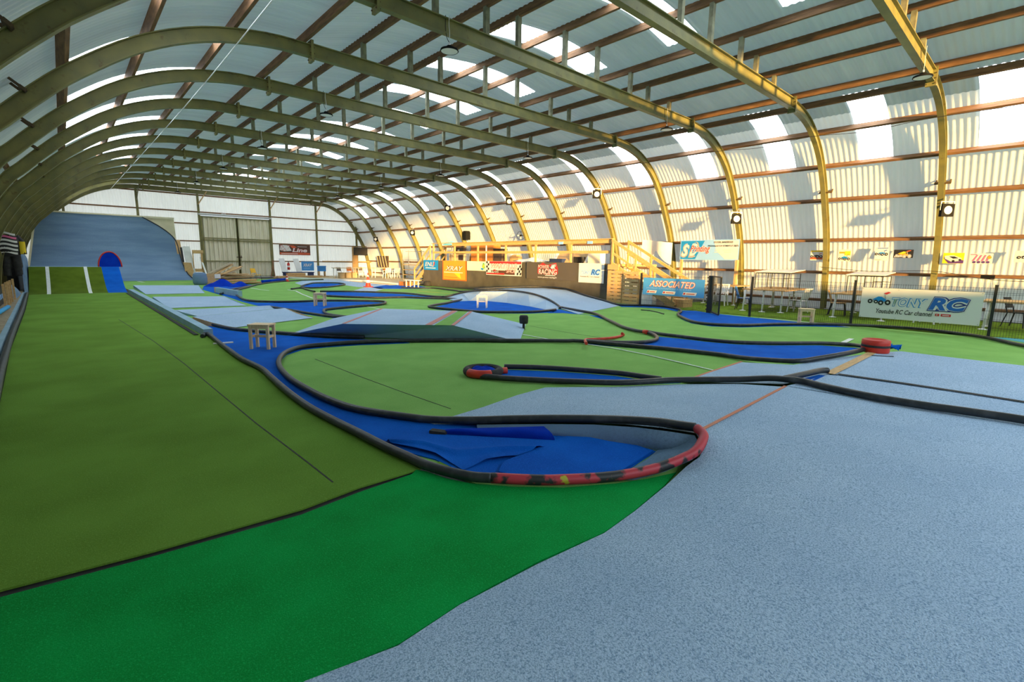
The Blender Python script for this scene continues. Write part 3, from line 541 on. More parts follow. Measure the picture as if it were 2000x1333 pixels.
pipe('track_pipe', 'far black pipe along the back of the infield past the cone', [(4.87,23.85,0),(5.89,26.69,0),(6.91,28.57,0),(7.95,30.52,0),(9.49,33.12,0),(10.69,34.51,0),(12.45,35.94,0),(14.53,36.56,0),(15.78,34.71,0),(16.18,31.13,0)], r=.04)
pipe('track_pipe', 'far black pipe in front of the black tarpaulin', [(14.09,24.76,0),(14.84,24.02,0),(15.51,23.42,0),(15.40,21.67,0),(15.16,20.52,0),(15.66,20.44,0)], r=.04)
pipe('track_pipe', 'black pipe along the left edge of the olive straight lane', [(-.62, 5.0, 0), (-.70, 7.65, 0), (-.78, 10, 0), (-.88, 14, 0), (-.98, 20, 0), (-1.1, 25, 0), (-1.15, 27.4, 0)], r=.05)
tag(MB().bar((-.80, 5.0, .06), (-1.27, 27.5, .06), .10, .12).build('edge_board', m_teal), 'grey painted edge board between boardwalk and olive lane', 'board')
strip('pipe_piece', 'thin black pipe scrap on the light green carpet near the gate', [(15.02,9.66,0),(15.07,9.32,0),(14.83,8.87,0),(14.47,8.44,0)], .04, m_black, .03, 'pipe', None, .03)
# red pieces
pipe('red_hose', 'bent red hose lying on the green carpet behind the pipe', [(7.29,5.85,0.08),(7.99,6.44,0),(8.19,6.37,0),(8.53,6.29,0),(8.89,6.29,0),(9.26,6.38,0),(9.15,6.34,0.05)], m_red, .03, group='painted pipe pieces')
pipe('red_sleeve', 'short red sleeve on the hairpin pipe near the bent hose', [(9.99,6.31,0),(9.92,6.18,0)], m_red, .05, k=2, group='painted pipe pieces')

# ------------------------------------------------------------------ tape and painted lines
strip('tape_line', 'orange tape line climbing the crest of the grey foreground carpet', [(3.95,1.92,0.2),(6.40,2.02,0.2)], .035, m_otape, .005)
strip('edge_strip', 'brown wooden strip running up to the red drum', [(7.59,1.87,0.2),(8.65,1.88,0.2),(10.05,1.90,0.2)], .12, m_wood, .016, 'strip')
strip('joint_strip', 'long black joint strip across the grey plateau at the right', [(7.65,1.78,0.2),(7.71,1.11,0.2),(7.72,0.53,0.2),(7.71,0.03,0.2),(7.59,-1.51,0.2)], .075, m_rubber, .018, 'strip')
strip('tape_line', 'faded orange line where green carpet meets the pale grey ramp', [(6.36,3.33,0.012),(7.30,3.37,0.012),(8.47,3.40,0.012)], .04, m_otape, .006)
strip('tape_line', 'long white line crossing the front green island', [(7.71,6.26,0),(7.78,5.55,0),(7.71,4.81,0),(7.55,4.02,0),(7.41,3.40,0)], .035, m_wtape, .016)
strip('tape_line', 'short white line running from the table jump to the pipe', [(7.57,7.90,0),(7.56,7.27,0),(7.58,6.67,0)], .035, m_wtape, .016)
strip('tape_line', 'short white dash on the green carpet left of the red drum', [(12.12,2.87,0),(13.31,2.93,0)], .10, m_wtape, .016)
strip('tape_line', 'white plank piece on the blue carpet left of the nearest stool', [(1.96,10.49,0),(2.29,10.47,0)], .07, m_white, .03, t=.02)
strip('tape_line', 'pale curved line on the far green island near the middle stool', [(8.42,26.28,0),(8.43,25.12,0),(7.94,22.89,0),(7.48,20.39,0),(7.67,18.79,0)], .07, m_wtape, .008)
strip('tape_line', 'pale straight line on the left part of the far green island', [(7.29,28.59,0),(7.32,27.07,0),(7.45,26.07,0)], .07, m_wtape, .008)
strip('tape_line', 'pale line behind the grey table jump', [(7.70,16.00,0),(7.68,14.94,0)], .05, m_wtape, .008)
strip('tape_line', 'yellow line on the green carpet in front of the tall wall ride', [(4.55, 36.5, 0), (6.5, 35.6, 0)], .14, m_ytape, .008)
strip('tape_line', 'small white mark in front of the tall wall ride', [(3.4, 38.4, 0), (3.55, 37.2, 0)], .16, m_wtape, .008)
strip('tape_line', 'faint yellow line on the far green carpet before the black tarpaulin', [(13.69,22.40,0),(13.84,20.95,0),(14.09,19.54,0)], .08, m_ytape, .008)
strip('tape_line', 'white edge line along the blue wedge by the fence', [(16.09,6.03,0),(16.10,4.92,0),(15.87,3.57,0)], .06, m_wtape, .012)
strip('carpet_seam', 'thin dark seam along the olive straight lane', [(3.12,11.61,0),(2.61,8.39,0),(2.31,6.44,0),(2.06,5.18,0),(1.87,4.12,0),(1.79,3.57,0)][:0] + [(0.93,15.97,0),(1.16,11.53,0),(1.24,8.84,0),(1.26,6.88,0),(1.28,5.16,0),(1.32,3.90,0),(1.33,3.40,0)], .012, m_rubber, .0135, 'seam', None, .002)
strip('carpet_seam', 'thin dark seam in the front green island', [(2.94,8.03,0),(2.97,6.48,0),(3.02,5.28,0),(3.08,4.37,0)], .010, m_rubber, .003, 'seam', None, .002)
strip('carpet_seam', 'thin dark seam in the middle green island behind the bent hose', [(8.81,8.95,0),(8.69,7.37,0),(8.73,6.23,0)], .012, m_rubber, .003, 'seam', None, .002)

# ------------------------------------------------------------------ ramps and obstacles
def quads(name, m, parent, qs, world=True):
    mb = MB()
    for q in qs: mb.add(q, [tuple(range(len(q)))])
    return mb.build(name, m, parent, world)
def low(p, z=0.0): return (p[0], p[1], z)
# table jump in the middle of the track
A0, A1, A2, A3, B0, B1, B2, B3 = [(3.39,10.83,0.015),(4.08,9.57,0.34),(5.77,8.09,0.34),(6.81,7.21,0.015),(5.39,13.18,0.015),(6.20,11.98,0.34),(7.75,10.02,0.34),(8.86,9.15,0.015)]
tj = thing('table_jump', 'long flat-topped grey carpet jump with dark teal side in mid track', 'ramp', (6, 10, 0))
for P0, P1, P2, P3 in ((A0, A1, A2, A3), (B0, B1, B2, B3)):
    La, Lb_ = Vector(P0).lerp(Vector(P3), .30), Vector(P0).lerp(Vector(P3), .74)
    quads('side_panel', m_teal, tj, [[P0, La, P1], [La, Lb_, P2, P1], [Lb_, P3, P2]])
quads('deck', m_grey, tj, [[A0, A1, B1, B0], [A1, A2, B2, B1], [A2, A3, B3, B2]])
def tline(p, q, wd, m, nm='tape'):
    p = Vector(p)+V(0, 0, .006); q = Vector(q)+V(0, 0, .006); n = (q-p).cross(V(0, 0, 1)).normalized()*wd/2
    return MB().slab([p+n, p-n, q-n, q+n], (0, 0, -.004)).build(nm, m, tj, True)
tline(*[(4.12,9.58,0.34),(6.19,11.92,0.34)], .07, m_tape); tline(*[(5.39,8.42,0.34),(7.48,10.41,0.34)], .13, m_tape); tline(*[(5.76,8.09,0.34),(7.73,10.04,0.34)], .07, m_tape)
tag(MB().slab([(5.48,8.34,0.345),(5.72,8.11,0.345),(7.66,10.08,0.345),(7.49,10.29,0.345)], (0, 0, -.003)).build('green_scuff', m_green, tj, True))
bl = MB().lathe([(0, 0), (.10, 0), (.11, .05), (.11, .16), (.09, .20), (0, .20)], (8.27, 8.62, .14), 16).build('corner_buffer', m_rubber); tag(bl, 'black rubber buffer on a post at the right foot of the table jump', 'buffer')
MB().cyl((8.27, 8.62, 0), (8.27, 8.62, .16), .03, 8).build('post', m_dmetal, bl)
# big hump with the hollow
hp = thing('track_hump', 'big pale grey carpet hump in front of the black tarpaulin', 'ramp', (13, 13, 0))
E0 = [(11.65,15.98,0.01),(12.21,15.93,0.01),(12.75,15.46,0.01),(12.87,14.40,0.01),(12.58,12.80,0.01),(12.23,11.68,0.01),(12.61,11.43,0.01)]
E1 = [(11.93,17.36,0.03),(12.53,16.81,0.24),(12.59,15.67,0.39),(13.38,14.92,0.41),(13.26,13.59,0.39),(13.53,12.88,0.21),(13.03,11.79,0.03)]
E2 = [(13.24,18.35,0.03),(14.07,18.08,0.28),(15.55,17.05,0.38),(16.83,16.28,0.4),(17.01,14.98,0.38),(16.29,13.33,0.24),(15.67,11.09,0.01)]
mb = MB()
for i in range(6): mb.add([E1[i], E1[i+1], E2[i+1], E2[i]], [(0, 1, 2, 3)], True)
mb.add([E1[6], [(12.05,10.04,0.01)][0], E2[6]], [(0, 1, 2)], True)
mb.build('hump_top', m_grey, hp, True)
mb = MB()
for i in range(6): mb.add([E0[i], E0[i+1], E1[i+1], E1[i]], [(0, 1, 2, 3)], True)
mb.sm = [False]*len(mb.sm); mb.build('hollow_face', m_grey, hp, True)
mb = MB()
for i in range(6): mb.add([E2[i], E2[i+1], low(Vector(E2[i+1])+V(.25, .1, 0)), low(Vector(E2[i])+V(.25, .1, 0))], [(0, 1, 2, 3)])
mb.build('hump_back', m_grey, hp, True)
# low kickers left of the table jump
def kicker(label, nl, nr, fr_, fl_, end=None):
    r = thing('kicker_ramp', label, 'ramp', (nl[0], nl[1], 0), 0, 'low grey carpet ramps beside the straight lane')
    mb = MB().grid(lambda u, v: tuple((Vector(nl).lerp(Vector(nr), u)).lerp(Vector(fl_).lerp(Vector(fr_), u), v) - V(0, 0, .05*math.sin(v*math.pi)*abs(fl_[2]-nl[2])*4)), 4, 8)
    mb.build('carpet_deck', m_grey, r, True)
    sb = MB().add([nl, fl_, low(fl_)], [(0, 1, 2)]).add([nr, fr_, low(fr_)], [(0, 1, 2)]).add([fl_, fr_, low(fr_), low(fl_)], [(0, 1, 2, 3)])
    sb.build('timber_side', m_wood if end else m_teal, r, True)
kicker('grey carpet kicker ramp nearest the stool, with an open timber end', *[(2.74,12.67,0.015),(4.99,13.60,0.015),(4.65,14.85,0.2),(2.20,13.84,0.2)], end=1)
kicker('grey carpet ramp just behind the kicker with the timber end', *[(2.61,15.66,0.015),(4.89,16.65,0.015),(4.79,16.74,0.12),(2.22,16.67,0.12)])
kicker('wide grey carpet ramp second from the tall wall ride', *[(2.35,18.58,0.015),(4.49,18.27,0.015),(4.46,21.21,0.14),(2.33,22.12,0.14)])
kicker('wide grey carpet ramp closest to the tall wall ride', *[(2.48,25.63,0.015),(4.56,25.24,0.015),(5.12,29.74,0.14),(2.52,30.89,0.14)])
tag(MB().box(2.03, 11.7, .0, 2.20, 27.1, .15).build('box_beam', m_teal), 'long dark grey box beam dividing the straight lane from the ramps', 'beam')
strip('beam_rubber', 'flat black rubber strip along the left side of the box beam', [(1.93, 11.9, 0), (1.93, 26.5, 0)], .08, m_rubber, .03, 'strip', None, .012)
pk = thing('timber_block', 'grey timber block on the blue carpet at the tip of the far island', 'block', (5.2, 24, 0))
MB().bar((5.12, 25.6, .12), (5.34, 22.6, .12), .16, .24).build('block', m_teal, pk, True); MB().bar((5.11, 25.72, .12), (5.12, 25.6, .12), .17, .25).build('end_cap', m_wood, pk, True)

# steep ramp with white stripes and the wall ride
jr = thing('launch_ramp', 'steep dark olive carpet ramp with two white stripes at the end of the straight lane', 'ramp', (0, 27.4, 0))
def rampz(y): return max(0, min(1.05, 1.05*(1-math.cos(min(max((y-27.35)/3.2, 0), 1)*math.pi/2*1.15))/(1-math.cos(math.pi/2*1.15))))
def rface(x0, x1, dz=0.0):
    return MB().grid(lambda u, v: (x0+(x1-x0)*u, 27.35+3.2*v, rampz(27.35+3.2*v)+dz), 4, 14)
rface(-1.12, 1.36).build('ramp_carpet', m_dolive, jr, True)
for x in (-.52, .78): rface(x-.06, x+.06, .008).build('white_stripe', m_wtape, jr, True)
rface(1.36, 2.02, .006).build('blue_strip', m_blue, jr, True)
MB().box(-1.12, 30.55, 0, 2.02, 31.4, 1.05).build('platform', m_teal, jr, True)
MB().slab([(-1.14, 27.0, 0), (-1.14, 31.2, 0), (-1.14, 31.2, 1.4), (-1.2, 30.4, 1.66), (-1.22, 29.6, 1.5), (-1.16, 27.6, .35)], (-.06, 0, 0)).build('side_wing', m_greywall, jr, True)
dsk = thing('blue_half_disc', 'upright blue half disc with a thin red rim on top of the olive ramp', 'panel', (1.72, 30.9, 1.05))
pts = [(1.72+.44*math.cos(t), 30.9, 1.05+.72*math.sin(t)) for t in [math.pi*k/20 for k in range(21)]]
MB().slab(pts, (0, .05, 0)).build('disc', m_dblue, dsk, True)
MB().tube([Vector(p)+V(0, .0, 0) for p in pts], .03, 8).build('red_rim', m_red, dsk, True)
wr = thing('wall_ride', 'tall curved blue grey carpet wall ride in front of the end wall', 'ramp', (2.5, 40, 0))
def wy(z): return 39.0+2.75*(1-math.exp(-z/.75))*0.92 + .05*z
LFT = [(0, -1.45), (.9, -1.45), (3.54, -.97), (4.15, -.37)]
RGT = [(0, 6.50), (.37, 6.30), (1.0, 6.20), (1.62, 6.15), (2.32, 6.08), (2.68, 6.00), (3.0, 5.80), (3.35, 5.45), (3.7, 4.98), (3.96, 4.55), (4.15, 4.25)]
def lin(t, z):
    for (a, x), (b, y) in zip(t, t[1:]):
        if a <= z <= b: return x+(y-x)*(z-a)/(b-a)
    return t[-1][1]
def wsurf(u, v):
    z = 4.15*v**1.6 if v < 1 else 4.15
    a, b = lin(LFT, z), lin(RGT, z); return (a+(b-a)*u, wy(z), z+.012)
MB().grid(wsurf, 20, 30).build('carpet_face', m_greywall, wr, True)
MB().tube([(lin(RGT, z)+.02, wy(z)-.02, z+.02) for z in [4.15*k/24 for k in range(25)]], .035, 8).build('edge_trim', m_black, wr, True)
MB().bar((-.40, wy(4.15), 4.19), (6.06, wy(4.15), 4.19), .10, .09).build('top_cap', m_cream, wr, True)
MB().bar((-1.47, wy(.9)-.03, .9), (-1.0, wy(3.54)-.03, 3.54), .10, .12, ref=(0, 1, 0)).build('side_rail', m_cream, wr, True)
MB().slab([(4.2, 41.95, 4.15), (6.08, 41.95, 4.15), (6.12, 41.95, 2.3), (5.6, 41.95, 2.3)], (0, .03, 0)).build('backing_panel', m_cream, wr, True)
fr = MB()
for x in (-.9, .8, 2.5, 4.2, 5.9): fr.bar((x, 43.3, 0), (x, 41.9, 4.0 if x < 5 else 2.6), .08, .12).bar((x, 43.3, 0.06), (x, 40.5, .06), .08, .10)
fr.build('timber_frame', m_wood, wr, True)
# boards and panels leaning right of the wall ride
tag(MB().bar((6.25, 41.0, 0.02), (6.12, 41.6, 2.72), .30, .04, ref=(0, 1, 0)).build('plywood_strip', m_wood), 'curved plywood strip standing against the right edge of the wall ride', 'board')
tag(MB().slab([(6.18, 40.3, 1.18), (6.62, 40.3, 1.16), (6.72, 40.3, .6), (6.66, 40.3, .3), (6.5, 40.3, .12), (6.35, 40.3, .2), (6.22, 40.3, .55)], (0, .04, 0)).build('plywood_piece', m_wood), 'short rounded plywood piece leaning at the foot of the wall ride', 'board')
tag(MB().bar((6.72, 40.6, .05), (6.50, 41.0, 2.28), .44, .05, ref=(0, 1, 0)).build('leaning_sheet', m_white), 'pale grey panel leaning beside the wall ride', 'panel')
tag(MB().bar((6.20, 40.5, 1.2), (6.16, 40.7, 2.2), .12, .05, ref=(0, 1, 0)).build('black_pad', m_rubber), 'narrow black pad beside the pale grey panel', 'pad')
wf = thing('wire_frame_panel', 'timber frame with wire mesh leaning left of the sliding door', 'panel', (7.1, 40.7, 0))
MB().box(6.80, 40.7, 1.80, 7.46, 40.76, 2.04).box(6.80, 40.7, .52, 7.46, 40.76, .74).box(7.30, 40.7, .7, 7.42, 40.76, 1.85).box(6.80, 40.7, .7, 6.86, 40.76, 1.85).build('timber', m_wood, wf, True)
mm = MB()
for k in range(9): mm.box(6.86+.055*k, 40.72, .74, 6.866+.055*k, 40.728, 1.8)
for k in range(10): mm.box(6.86, 40.72, .80+.11*k, 7.3, 40.728, .806+.11*k)
mm.build('mesh', m_metal, wf, True)
tag(MB().bar((7.52, 40.2, .1), (7.30, 40.9, 1.55), .10, .05).build('pale_plank', m_white), 'pale blue grey plank leaning by the door', 'plank')
gb = MB()
gb.lathe([(0, 0), (.30, 0), (.36, .12), (.37, .40), (.33, .62), (.22, .70), (0, .71)], (5.78, 33.0, 0), 20); tag(gb.build('covered_drum', m_greywall), 'grey carpet covered drum at the right foot of the wall ride', 'drum')

# ------------------------------------------------------------------ ring, drum, cones
rg = thing('tyre_ring', 'black ring with a red section lying on the green carpet', 'ring', (0, 0, 0)); rg.location = [(4.40,5.42,0)][0]
c = [(.24*math.cos(2*math.pi*k/40), .24*math.sin(2*math.pi*k/40), .065) for k in range(40)]
MB().tube(c, .058, 12, True).build('ring_tube', m_rubber, rg)
ra = math.atan2(-5.42, -4.30)
c = [(.24*math.cos(a), .24*math.sin(a), .066) for a in [ra-.95+.06*k for k in range(24)]]
MB().tube(c, .061, 12).build('red_section', m_red, rg)
rnd = random.Random(3)
MB().grid(lambda u, v: (.21*u*math.cos(2*math.pi*v), .21*u*math.sin(2*math.pi*v), .075+.055*(1-u*u)+.022*math.sin(7*math.pi*v*2/2+3*u)*u), 8, 36).build('blue_cloth', m_dblue, rg)
tag(MB().cyl(*[(4.62,5.32,0.05),(4.73,5.27,0.05)], .05, 10).build('red_coupling', m_red), 'short red coupling between the ring and the narrow pipe', 'coupling')
dr = thing('red_drum', 'red drum with a black middle band on the grey carpet crest', 'drum', (0, 0, 0)); dr.location = [(10.27,1.90,0.2)][0]; dr.location.z = .2
MB().lathe([(.0, .0), (.195, .0), (.205, .02), (.205, .095)], n=32).lathe([(.205, .135), (.208, .15), (.205, .215), (.185, .225), (.16, .20), (0, .195)], n=32).build('drum_wall', m_red, dr)
MB().lathe([(.200, .09), (.208, .10), (.208, .13), (.200, .14)], n=32).build('black_band', m_rubber, dr)
def scrap(cx, cy, z0, label):
    rr = random.Random(5)
    tag(MB().grid(lambda u, v: (cx+.24*(u-.5), cy+.20*(v-.5), z0+.012+.09*abs(math.sin(u*5.2+v*1.5))*(1-.4*v)), 12, 6).build('blue_cloth_scrap', m_blue), label, 'cloth')
p = [(10.82,1.74,0.2)][0]; scrap(p[0], p[1], .2, 'crumpled blue cloth right beside the red drum')
p = [(10.64,1.87,0.2)][0]; scrap(p[0]+.15, p[1], .2, 'small blue cloth tucked behind the red drum')
tag(MB().bar(*[(9.71,1.92,0.21),(9.94,1.58,0.21)], .012, .012).build('dark_string', m_rubber), 'dark string lying on the grey plateau', 'string')
def cone(loc, label, s=1.0):
    r = thing('traffic_cone', label, 'traffic cone', loc, 0, 'traffic cones')
    MB().box(-.17*s, -.17*s, 0, .17*s, .17*s, .03*s).build('base', m_red, r)
    MB().lathe([(.13*s, .03*s), (.095*s, .20*s)], n=20).lathe([(.072*s, .33*s), (.045*s, .48*s)], n=20).lathe([(.03*s, .55*s), (.02*s, .66*s), (0, .66*s)], n=20).build('cone_body', m_red, r)
    MB().lathe([(.095*s, .20*s), (.072*s, .33*s)], n=20).build('white_band', m_white, r); MB().lathe([(.045*s, .48*s), (.03*s, .55*s)], n=20).build('white_band', m_white, r)
cone((13.08, 26.8, .012), 'red and white traffic cone on the far grey carpet', 1.25)
cone((11.2, 35.0, .012), 'small pale red cone near the timber offcuts by the end wall', .8)

# ------------------------------------------------------------------ stools
def make_stool(loc, rz, label, m=None):
    m = m or m_stool; r = thing('stool', label, 'stool', loc, rz, 'small wooden stools on the track')
    W, D, H = .36, .26, .45
    MB().box(-W/2-.01, -D/2-.01, H-.022, W/2+.01, D/2+.01, H).build('seat', m, r)
    for sx in (-1, 1):
        for sy in (-1, 1): MB().box(sx*(W/2)-(.045 if sx > 0 else 0), sy*(D/2)-(.045 if sy > 0 else 0), 0, sx*(W/2)+(.045 if sx < 0 else 0), sy*(D/2)+(.045 if sy < 0 else 0), H-.022).build('leg', m, r)
    for sy in (-1, 1): MB().box(-W/2+.045, sy*(D/2-.022)-.01, H-.08, W/2-.045, sy*(D/2-.022)+.01, H-.022).build('apron', m, r)
    for sx in (-1, 1): MB().box(sx*(W/2-.022)-.01, -D/2+.045, .20, sx*(W/2-.022)+.01, D/2-.045, .245).build('stretcher', m, r)
    MB().box(-W/2+.045, -.012, .20, W/2-.045, .012, .245).build('stretcher', m, r)
    return r
make_stool((2.565, 9.53, .01), math.radians(-44), 'pine stool standing on the nearest blue carpet')
make_stool((6.49, 16.99, .006), math.radians(-38), 'pine stool on the blue carpet before the far green island')
make_stool((10.80, 13.39, .006), math.radians(-45), 'pale whitish stool in the hollow of the big hump', m_white)
make_stool((15.55, 4.58, .006), math.radians(-60), 'pine stool on the blue wedge in front of the mesh fence')

# ------------------------------------------------------------------ pendant lamps and floodlights
def make_lamp():
    r = thing('pendant_lamp', 'x', 'pendant lamp', (0, 0, 0), 0, 'round pendant lamps under the tie beams')
    MB().lathe([(.0, .10), (.05, .10), (.065, .08), (.085, .055), (.18, .03), (.19, .0), (.175, -.012), (.17, -.005)], n=28).build('housing', m_lamp, r)
    MB().lathe([(.17, -.006), (0, -.004)], n=28).build('lens', m_glass, r)
    MB().tube([(0, 0, .10), (0, 0, .16)], .02, 8).tube(catmull([(0, 0, .16), (.008, 0, .35), (-.01, 0, .5), (0, 0, .66)], 4), .006, 6).build('chain', m_wplast, r)
    MB().tube(catmull([(0, 0, .16), (-.03, .04, .25), (-.045, .07, .42), (-.02, .1, .7)], 4), .007, 6).build('cable', m_rubber, r)
    return r
lp0 = make_lamp(); first = True
for i in range(0, 14, 2):
    for x, sd in ((6.32, 'left'), (14.78, 'right')):
        if i == 0 and x < 10: continue
        if i == 12 and x > 10: continue
        loc = (x, FY[i]-.12, 5.90); lab = 'round black pendant lamp hanging from the %s tie beam, %s end' % (ORD[i], sd)
        if first: lp0.location = loc; lp0['label'] = lab; first = False
        else: dup(lp0, loc, 0, lab)
def make_flood():
    r = thing('floodlight', 'x', 'floodlight', (0, 0, 0), 0, 'square floodlights on the right arch legs')
    MB().box(-.19, -.05, -.19, .19, .05, .19).build('housing', m_lamp, r)
    MB().lathe([(.125, 0), (0, .004)], n=28).build('lens', m_glass, r)
    for ch in r.children:
        if ch.name.startswith('lens'): ch.rotation_euler = (math.radians(90), 0, 0); ch.location = (0, -.053, 0)
    MB().bar((-.2, 0, .0), (-.2, 0, .26), .02, .03).bar((.2, 0, .0), (.2, 0, .26), .02, .03).bar((-.21, 0, .26), (.21, 0, .26), .03, .02).bar((0, 0, .26), (.12, .1, .42), .03, .03).build('bracket', m_metal, r)
    return r
fd0 = make_flood(); first = True
for i, x, z in ((0, 20.35, 3.42), (2, 20.22, 3.47), (4, 19.33, 4.88), (6, 19.42, 5.03), (8, 19.59, 5.09), (10, 20.7, 3.72), (12, 20.8, 3.35)):
    yy = FY[i]-.22; rz = math.atan2(yy-4, x-4)-math.pi/2+math.radians(180)
    rz = math.radians(-42) if i < 9 else math.radians(-58)
    loc = (x, yy, z); lab = 'square black floodlight with a round white face on the %s frame leg' % ORD[i]
    if first: fd0.location = loc; fd0.rotation_euler = (0, 0, rz); fd0['label'] = lab; first = False
    else: dup(fd0, loc, rz, lab)
sp = thing('loudspeaker', 'dark box loudspeaker on the ninth frame leg above the driver stand', 'loudspeaker', (21.0, 27.8, 3.35))
MB().box(-.2, -.16, -.3, .2, .16, .3).build('cabinet', m_lamp, sp); MB().bar((0, .1, .1), (.35, .25, .35), .04, .04).build('bracket', m_metal, sp)
fn = thing('wall_fan', 'small dark round fan behind the driver stand railing', 'fan', (21.0, 22.3, 3.2))
MB().lathe([(.24, 0), (.26, .03), (.24, .06)], n=24).build('fan_ring', m_lamp, fn); MB().cyl((0, 0, .02), (0, 0, .1), .07, 12).build('hub', m_lamp, fn)
for k in range(4): MB().bar((0, 0, .03), (.22*math.cos(k*1.57), .22*math.sin(k*1.57), .04), .08, .01).build('blade', m_metal, fn)
fn.rotation_euler = (math.radians(90), 0, math.radians(-50))

# cables under the roof
tag(MB().tube(catmull([(3.1, 6.0, 6.05), (3.1, 9.6, 6.0), (3.12, 16.7, 5.98), (3.05, 28, 6.0), (2.9, 43.8, 6.0)], 6), .012, 6).build('dusty_cable', m_wplast), 'long dusty pale cable running the length of the hall under the left arches', 'cable')
tag(MB().tube(catmull([(18.4, -1, 5.72), (18.4, 2.68, 5.80), (18.4, 4.3, 5.7), (18.4, 5.88, 5.8), (18.4, 7.5, 5.7), (18.4, 9.08, 5.8), (18.4, 12.3, 5.78)], 5), .009, 6).build('black_cable', m_rubber), 'thin black cable looping along the upper right wall', 'cable')

# ------------------------------------------------------------------ banners and lettering
def text_mesh(body, bold=0.0, shear=0.0):
    cu = bpy.data.curves.new('t', 'FONT'); cu.body = body; cu.size = 1.0; cu.offset = bold; cu.shear = shear; cu.resolution_u = 3
    o = bpy.data.objects.new('t', cu); link(o); dg = bpy.context.evaluated_depsgraph_get()
    me = bpy.data.meshes.new_from_object(o.evaluated_get(dg)); bpy.data.objects.remove(o); bpy.data.curves.remove(cu); return me
class Banner:
    def __init__(s, name, label, cat, O, u, w_, h_, m, group=None, wave=.006, part='cloth', n=None):
        s.O, s.u, s.v = Vector(O), Vector(u).normalized(), Vector((0, 0, 1)); s.n = s.u.cross(s.v) if n is None else Vector(n)
        s.w, s.h, s.wave = w_, h_, wave
        s.root = thing(name, label, cat, O, 0, group)
        mb = MB().grid(lambda a, b: s.P(a*w_, b*h_, 0), max(8, int(w_*14)), max(4, int(h_*10)))
        mb.grid(lambda a, b: s.P(a*w_, b*h_, -.006), 2, 2)
        mb.build(part, m, s.root, True)
    def P(s, x, y, d):
        k = s.wave*(math.sin(x*5.1+y*2.3)+.6*math.sin(x*11+y*7))*.6
        return s.O+s.u*x+s.v*y+s.n*(d+k)
    def poly(s, m, pts, d=.005, name='print'):
        mb = MB(); mb.poly([s.P(x, y, d) for x, y in pts]); return mb.build(name, m, s.root, True)
    def rect(s, m, x0, y0, x1, y1, d=.005, name='print', nx=1):
        nx = max(1, int(abs(x1-x0)*8)); mb = MB().grid(lambda a, b: s.P(x0+(x1-x0)*a, y0+(y1-y0)*b, d), nx, 2); return mb.build(name, m, s.root, True)
    def disc(s, m, cx, cy, r, d=.006, name='print', ry=None, k=20):
        return s.poly(m, [(cx+r*math.cos(2*math.pi*i/k), cy+(ry or r)*math.sin(2*math.pi*i/k)) for i in range(k)], d, name)
    def text(s, body, m, cx, cy, w_, h_, shear=0.0, bold=0.0, d=.009, grow=0.0, name='lettering', slope=0.0):
        me = text_mesh(body, bold, shear); xs_ = [v.co.x for v in me.vertices]; ys_ = [v.co.y for v in me.vertices]
        x0, x1, y0, y1 = min(xs_), max(xs_), min(ys_), max(ys_); w2, h2 = w_+2*grow, h_+2*grow
        for v in me.vertices:
            X = cx-w2/2+w2*(v.co.x-x0)/(x1-x0); Y = cy-h2/2+h2*(v.co.y-y0)/(y1-y0)+slope*(X-cx)
            v.co = s.P(X, Y, d)-Vector(s.root.location)
        me.materials.append(m); me.name = name; o = bpy.data.objects.new(name, me); link(o); o.parent = s.root; return o
    def outlined(s, body, m, mo, cx, cy, w_, h_, shear=0.0, bold=.0, ob=.045, d=.010, slope=0.0):
        s.text(body, mo, cx, cy, w_, h_, shear, ob, d-.003, grow=.06*h_, slope=slope); s.text(body, m, cx, cy, w_, h_, shear, bold, d, slope=slope)
    def grid_marks(s, m, x0, y0, x1, y1, nx, ny, d=.008, skew=0.0):
        mb = MB(); dx, dy = (x1-x0)/nx, (y1-y0)/ny
        for i in range(nx):
            for j in range(ny):
                if (i+j) % 2 == 0:
                    q = [(x0+i*dx, y0+j*dy), (x0+(i+1)*dx, y0+j*dy), (x0+(i+1)*dx, y0+(j+1)*dy), (x0+i*dx, y0+(j+1)*dy)]
                    mb.poly([s.P(a+skew*(b-y0), b, d) for a, b in q])
        return mb.build('checker_print', m, s.root, True)
    def buggy(s, x, y, w_, h_, mb_, wheel=None, accent=None, d=.007):
        f = lambda P_: [(x+a*w_, y+b*h_) for a, b in P_]
        s.poly(k_grey, f([(.05,.34),(.30,.42),(.55,.62),(.62,.60),(.70,.40),(.95,.30),(.90,.16),(.10,.20)]), d, 'car_print')
        s.poly(mb_, f([(.22,.40),(.45,.62),(.60,.60),(.80,.42),(.78,.26),(.35,.24)]), d+.001, 'car_print')
        s.poly(accent or k_red, f([(.66,.86),(.86,.99),(.97,.93),(.78,.78)]), d+.001, 'wing_print')
        s.poly(k_grey, f([(.70,.80),(.74,.78),(.78,.45),(.74,.45)]), d, 'wing_print')
        for cx, cy, r in ((.10,.24,.12),(.36,.22,.10),(.58,.16,.13),(.88,.20,.14)):
            s.disc(wheel or k_black, x+cx*w_, y+cy*h_, r*w_*.9, d+.002, 'wheel_print', ry=r*w_*1.0); s.disc(k_lgrey, x+cx*w_, y+cy*h_, r*w_*.38, d+.003, 'wheel_print')
UY, UX = (0, -1, 0), (1, 0, 0)
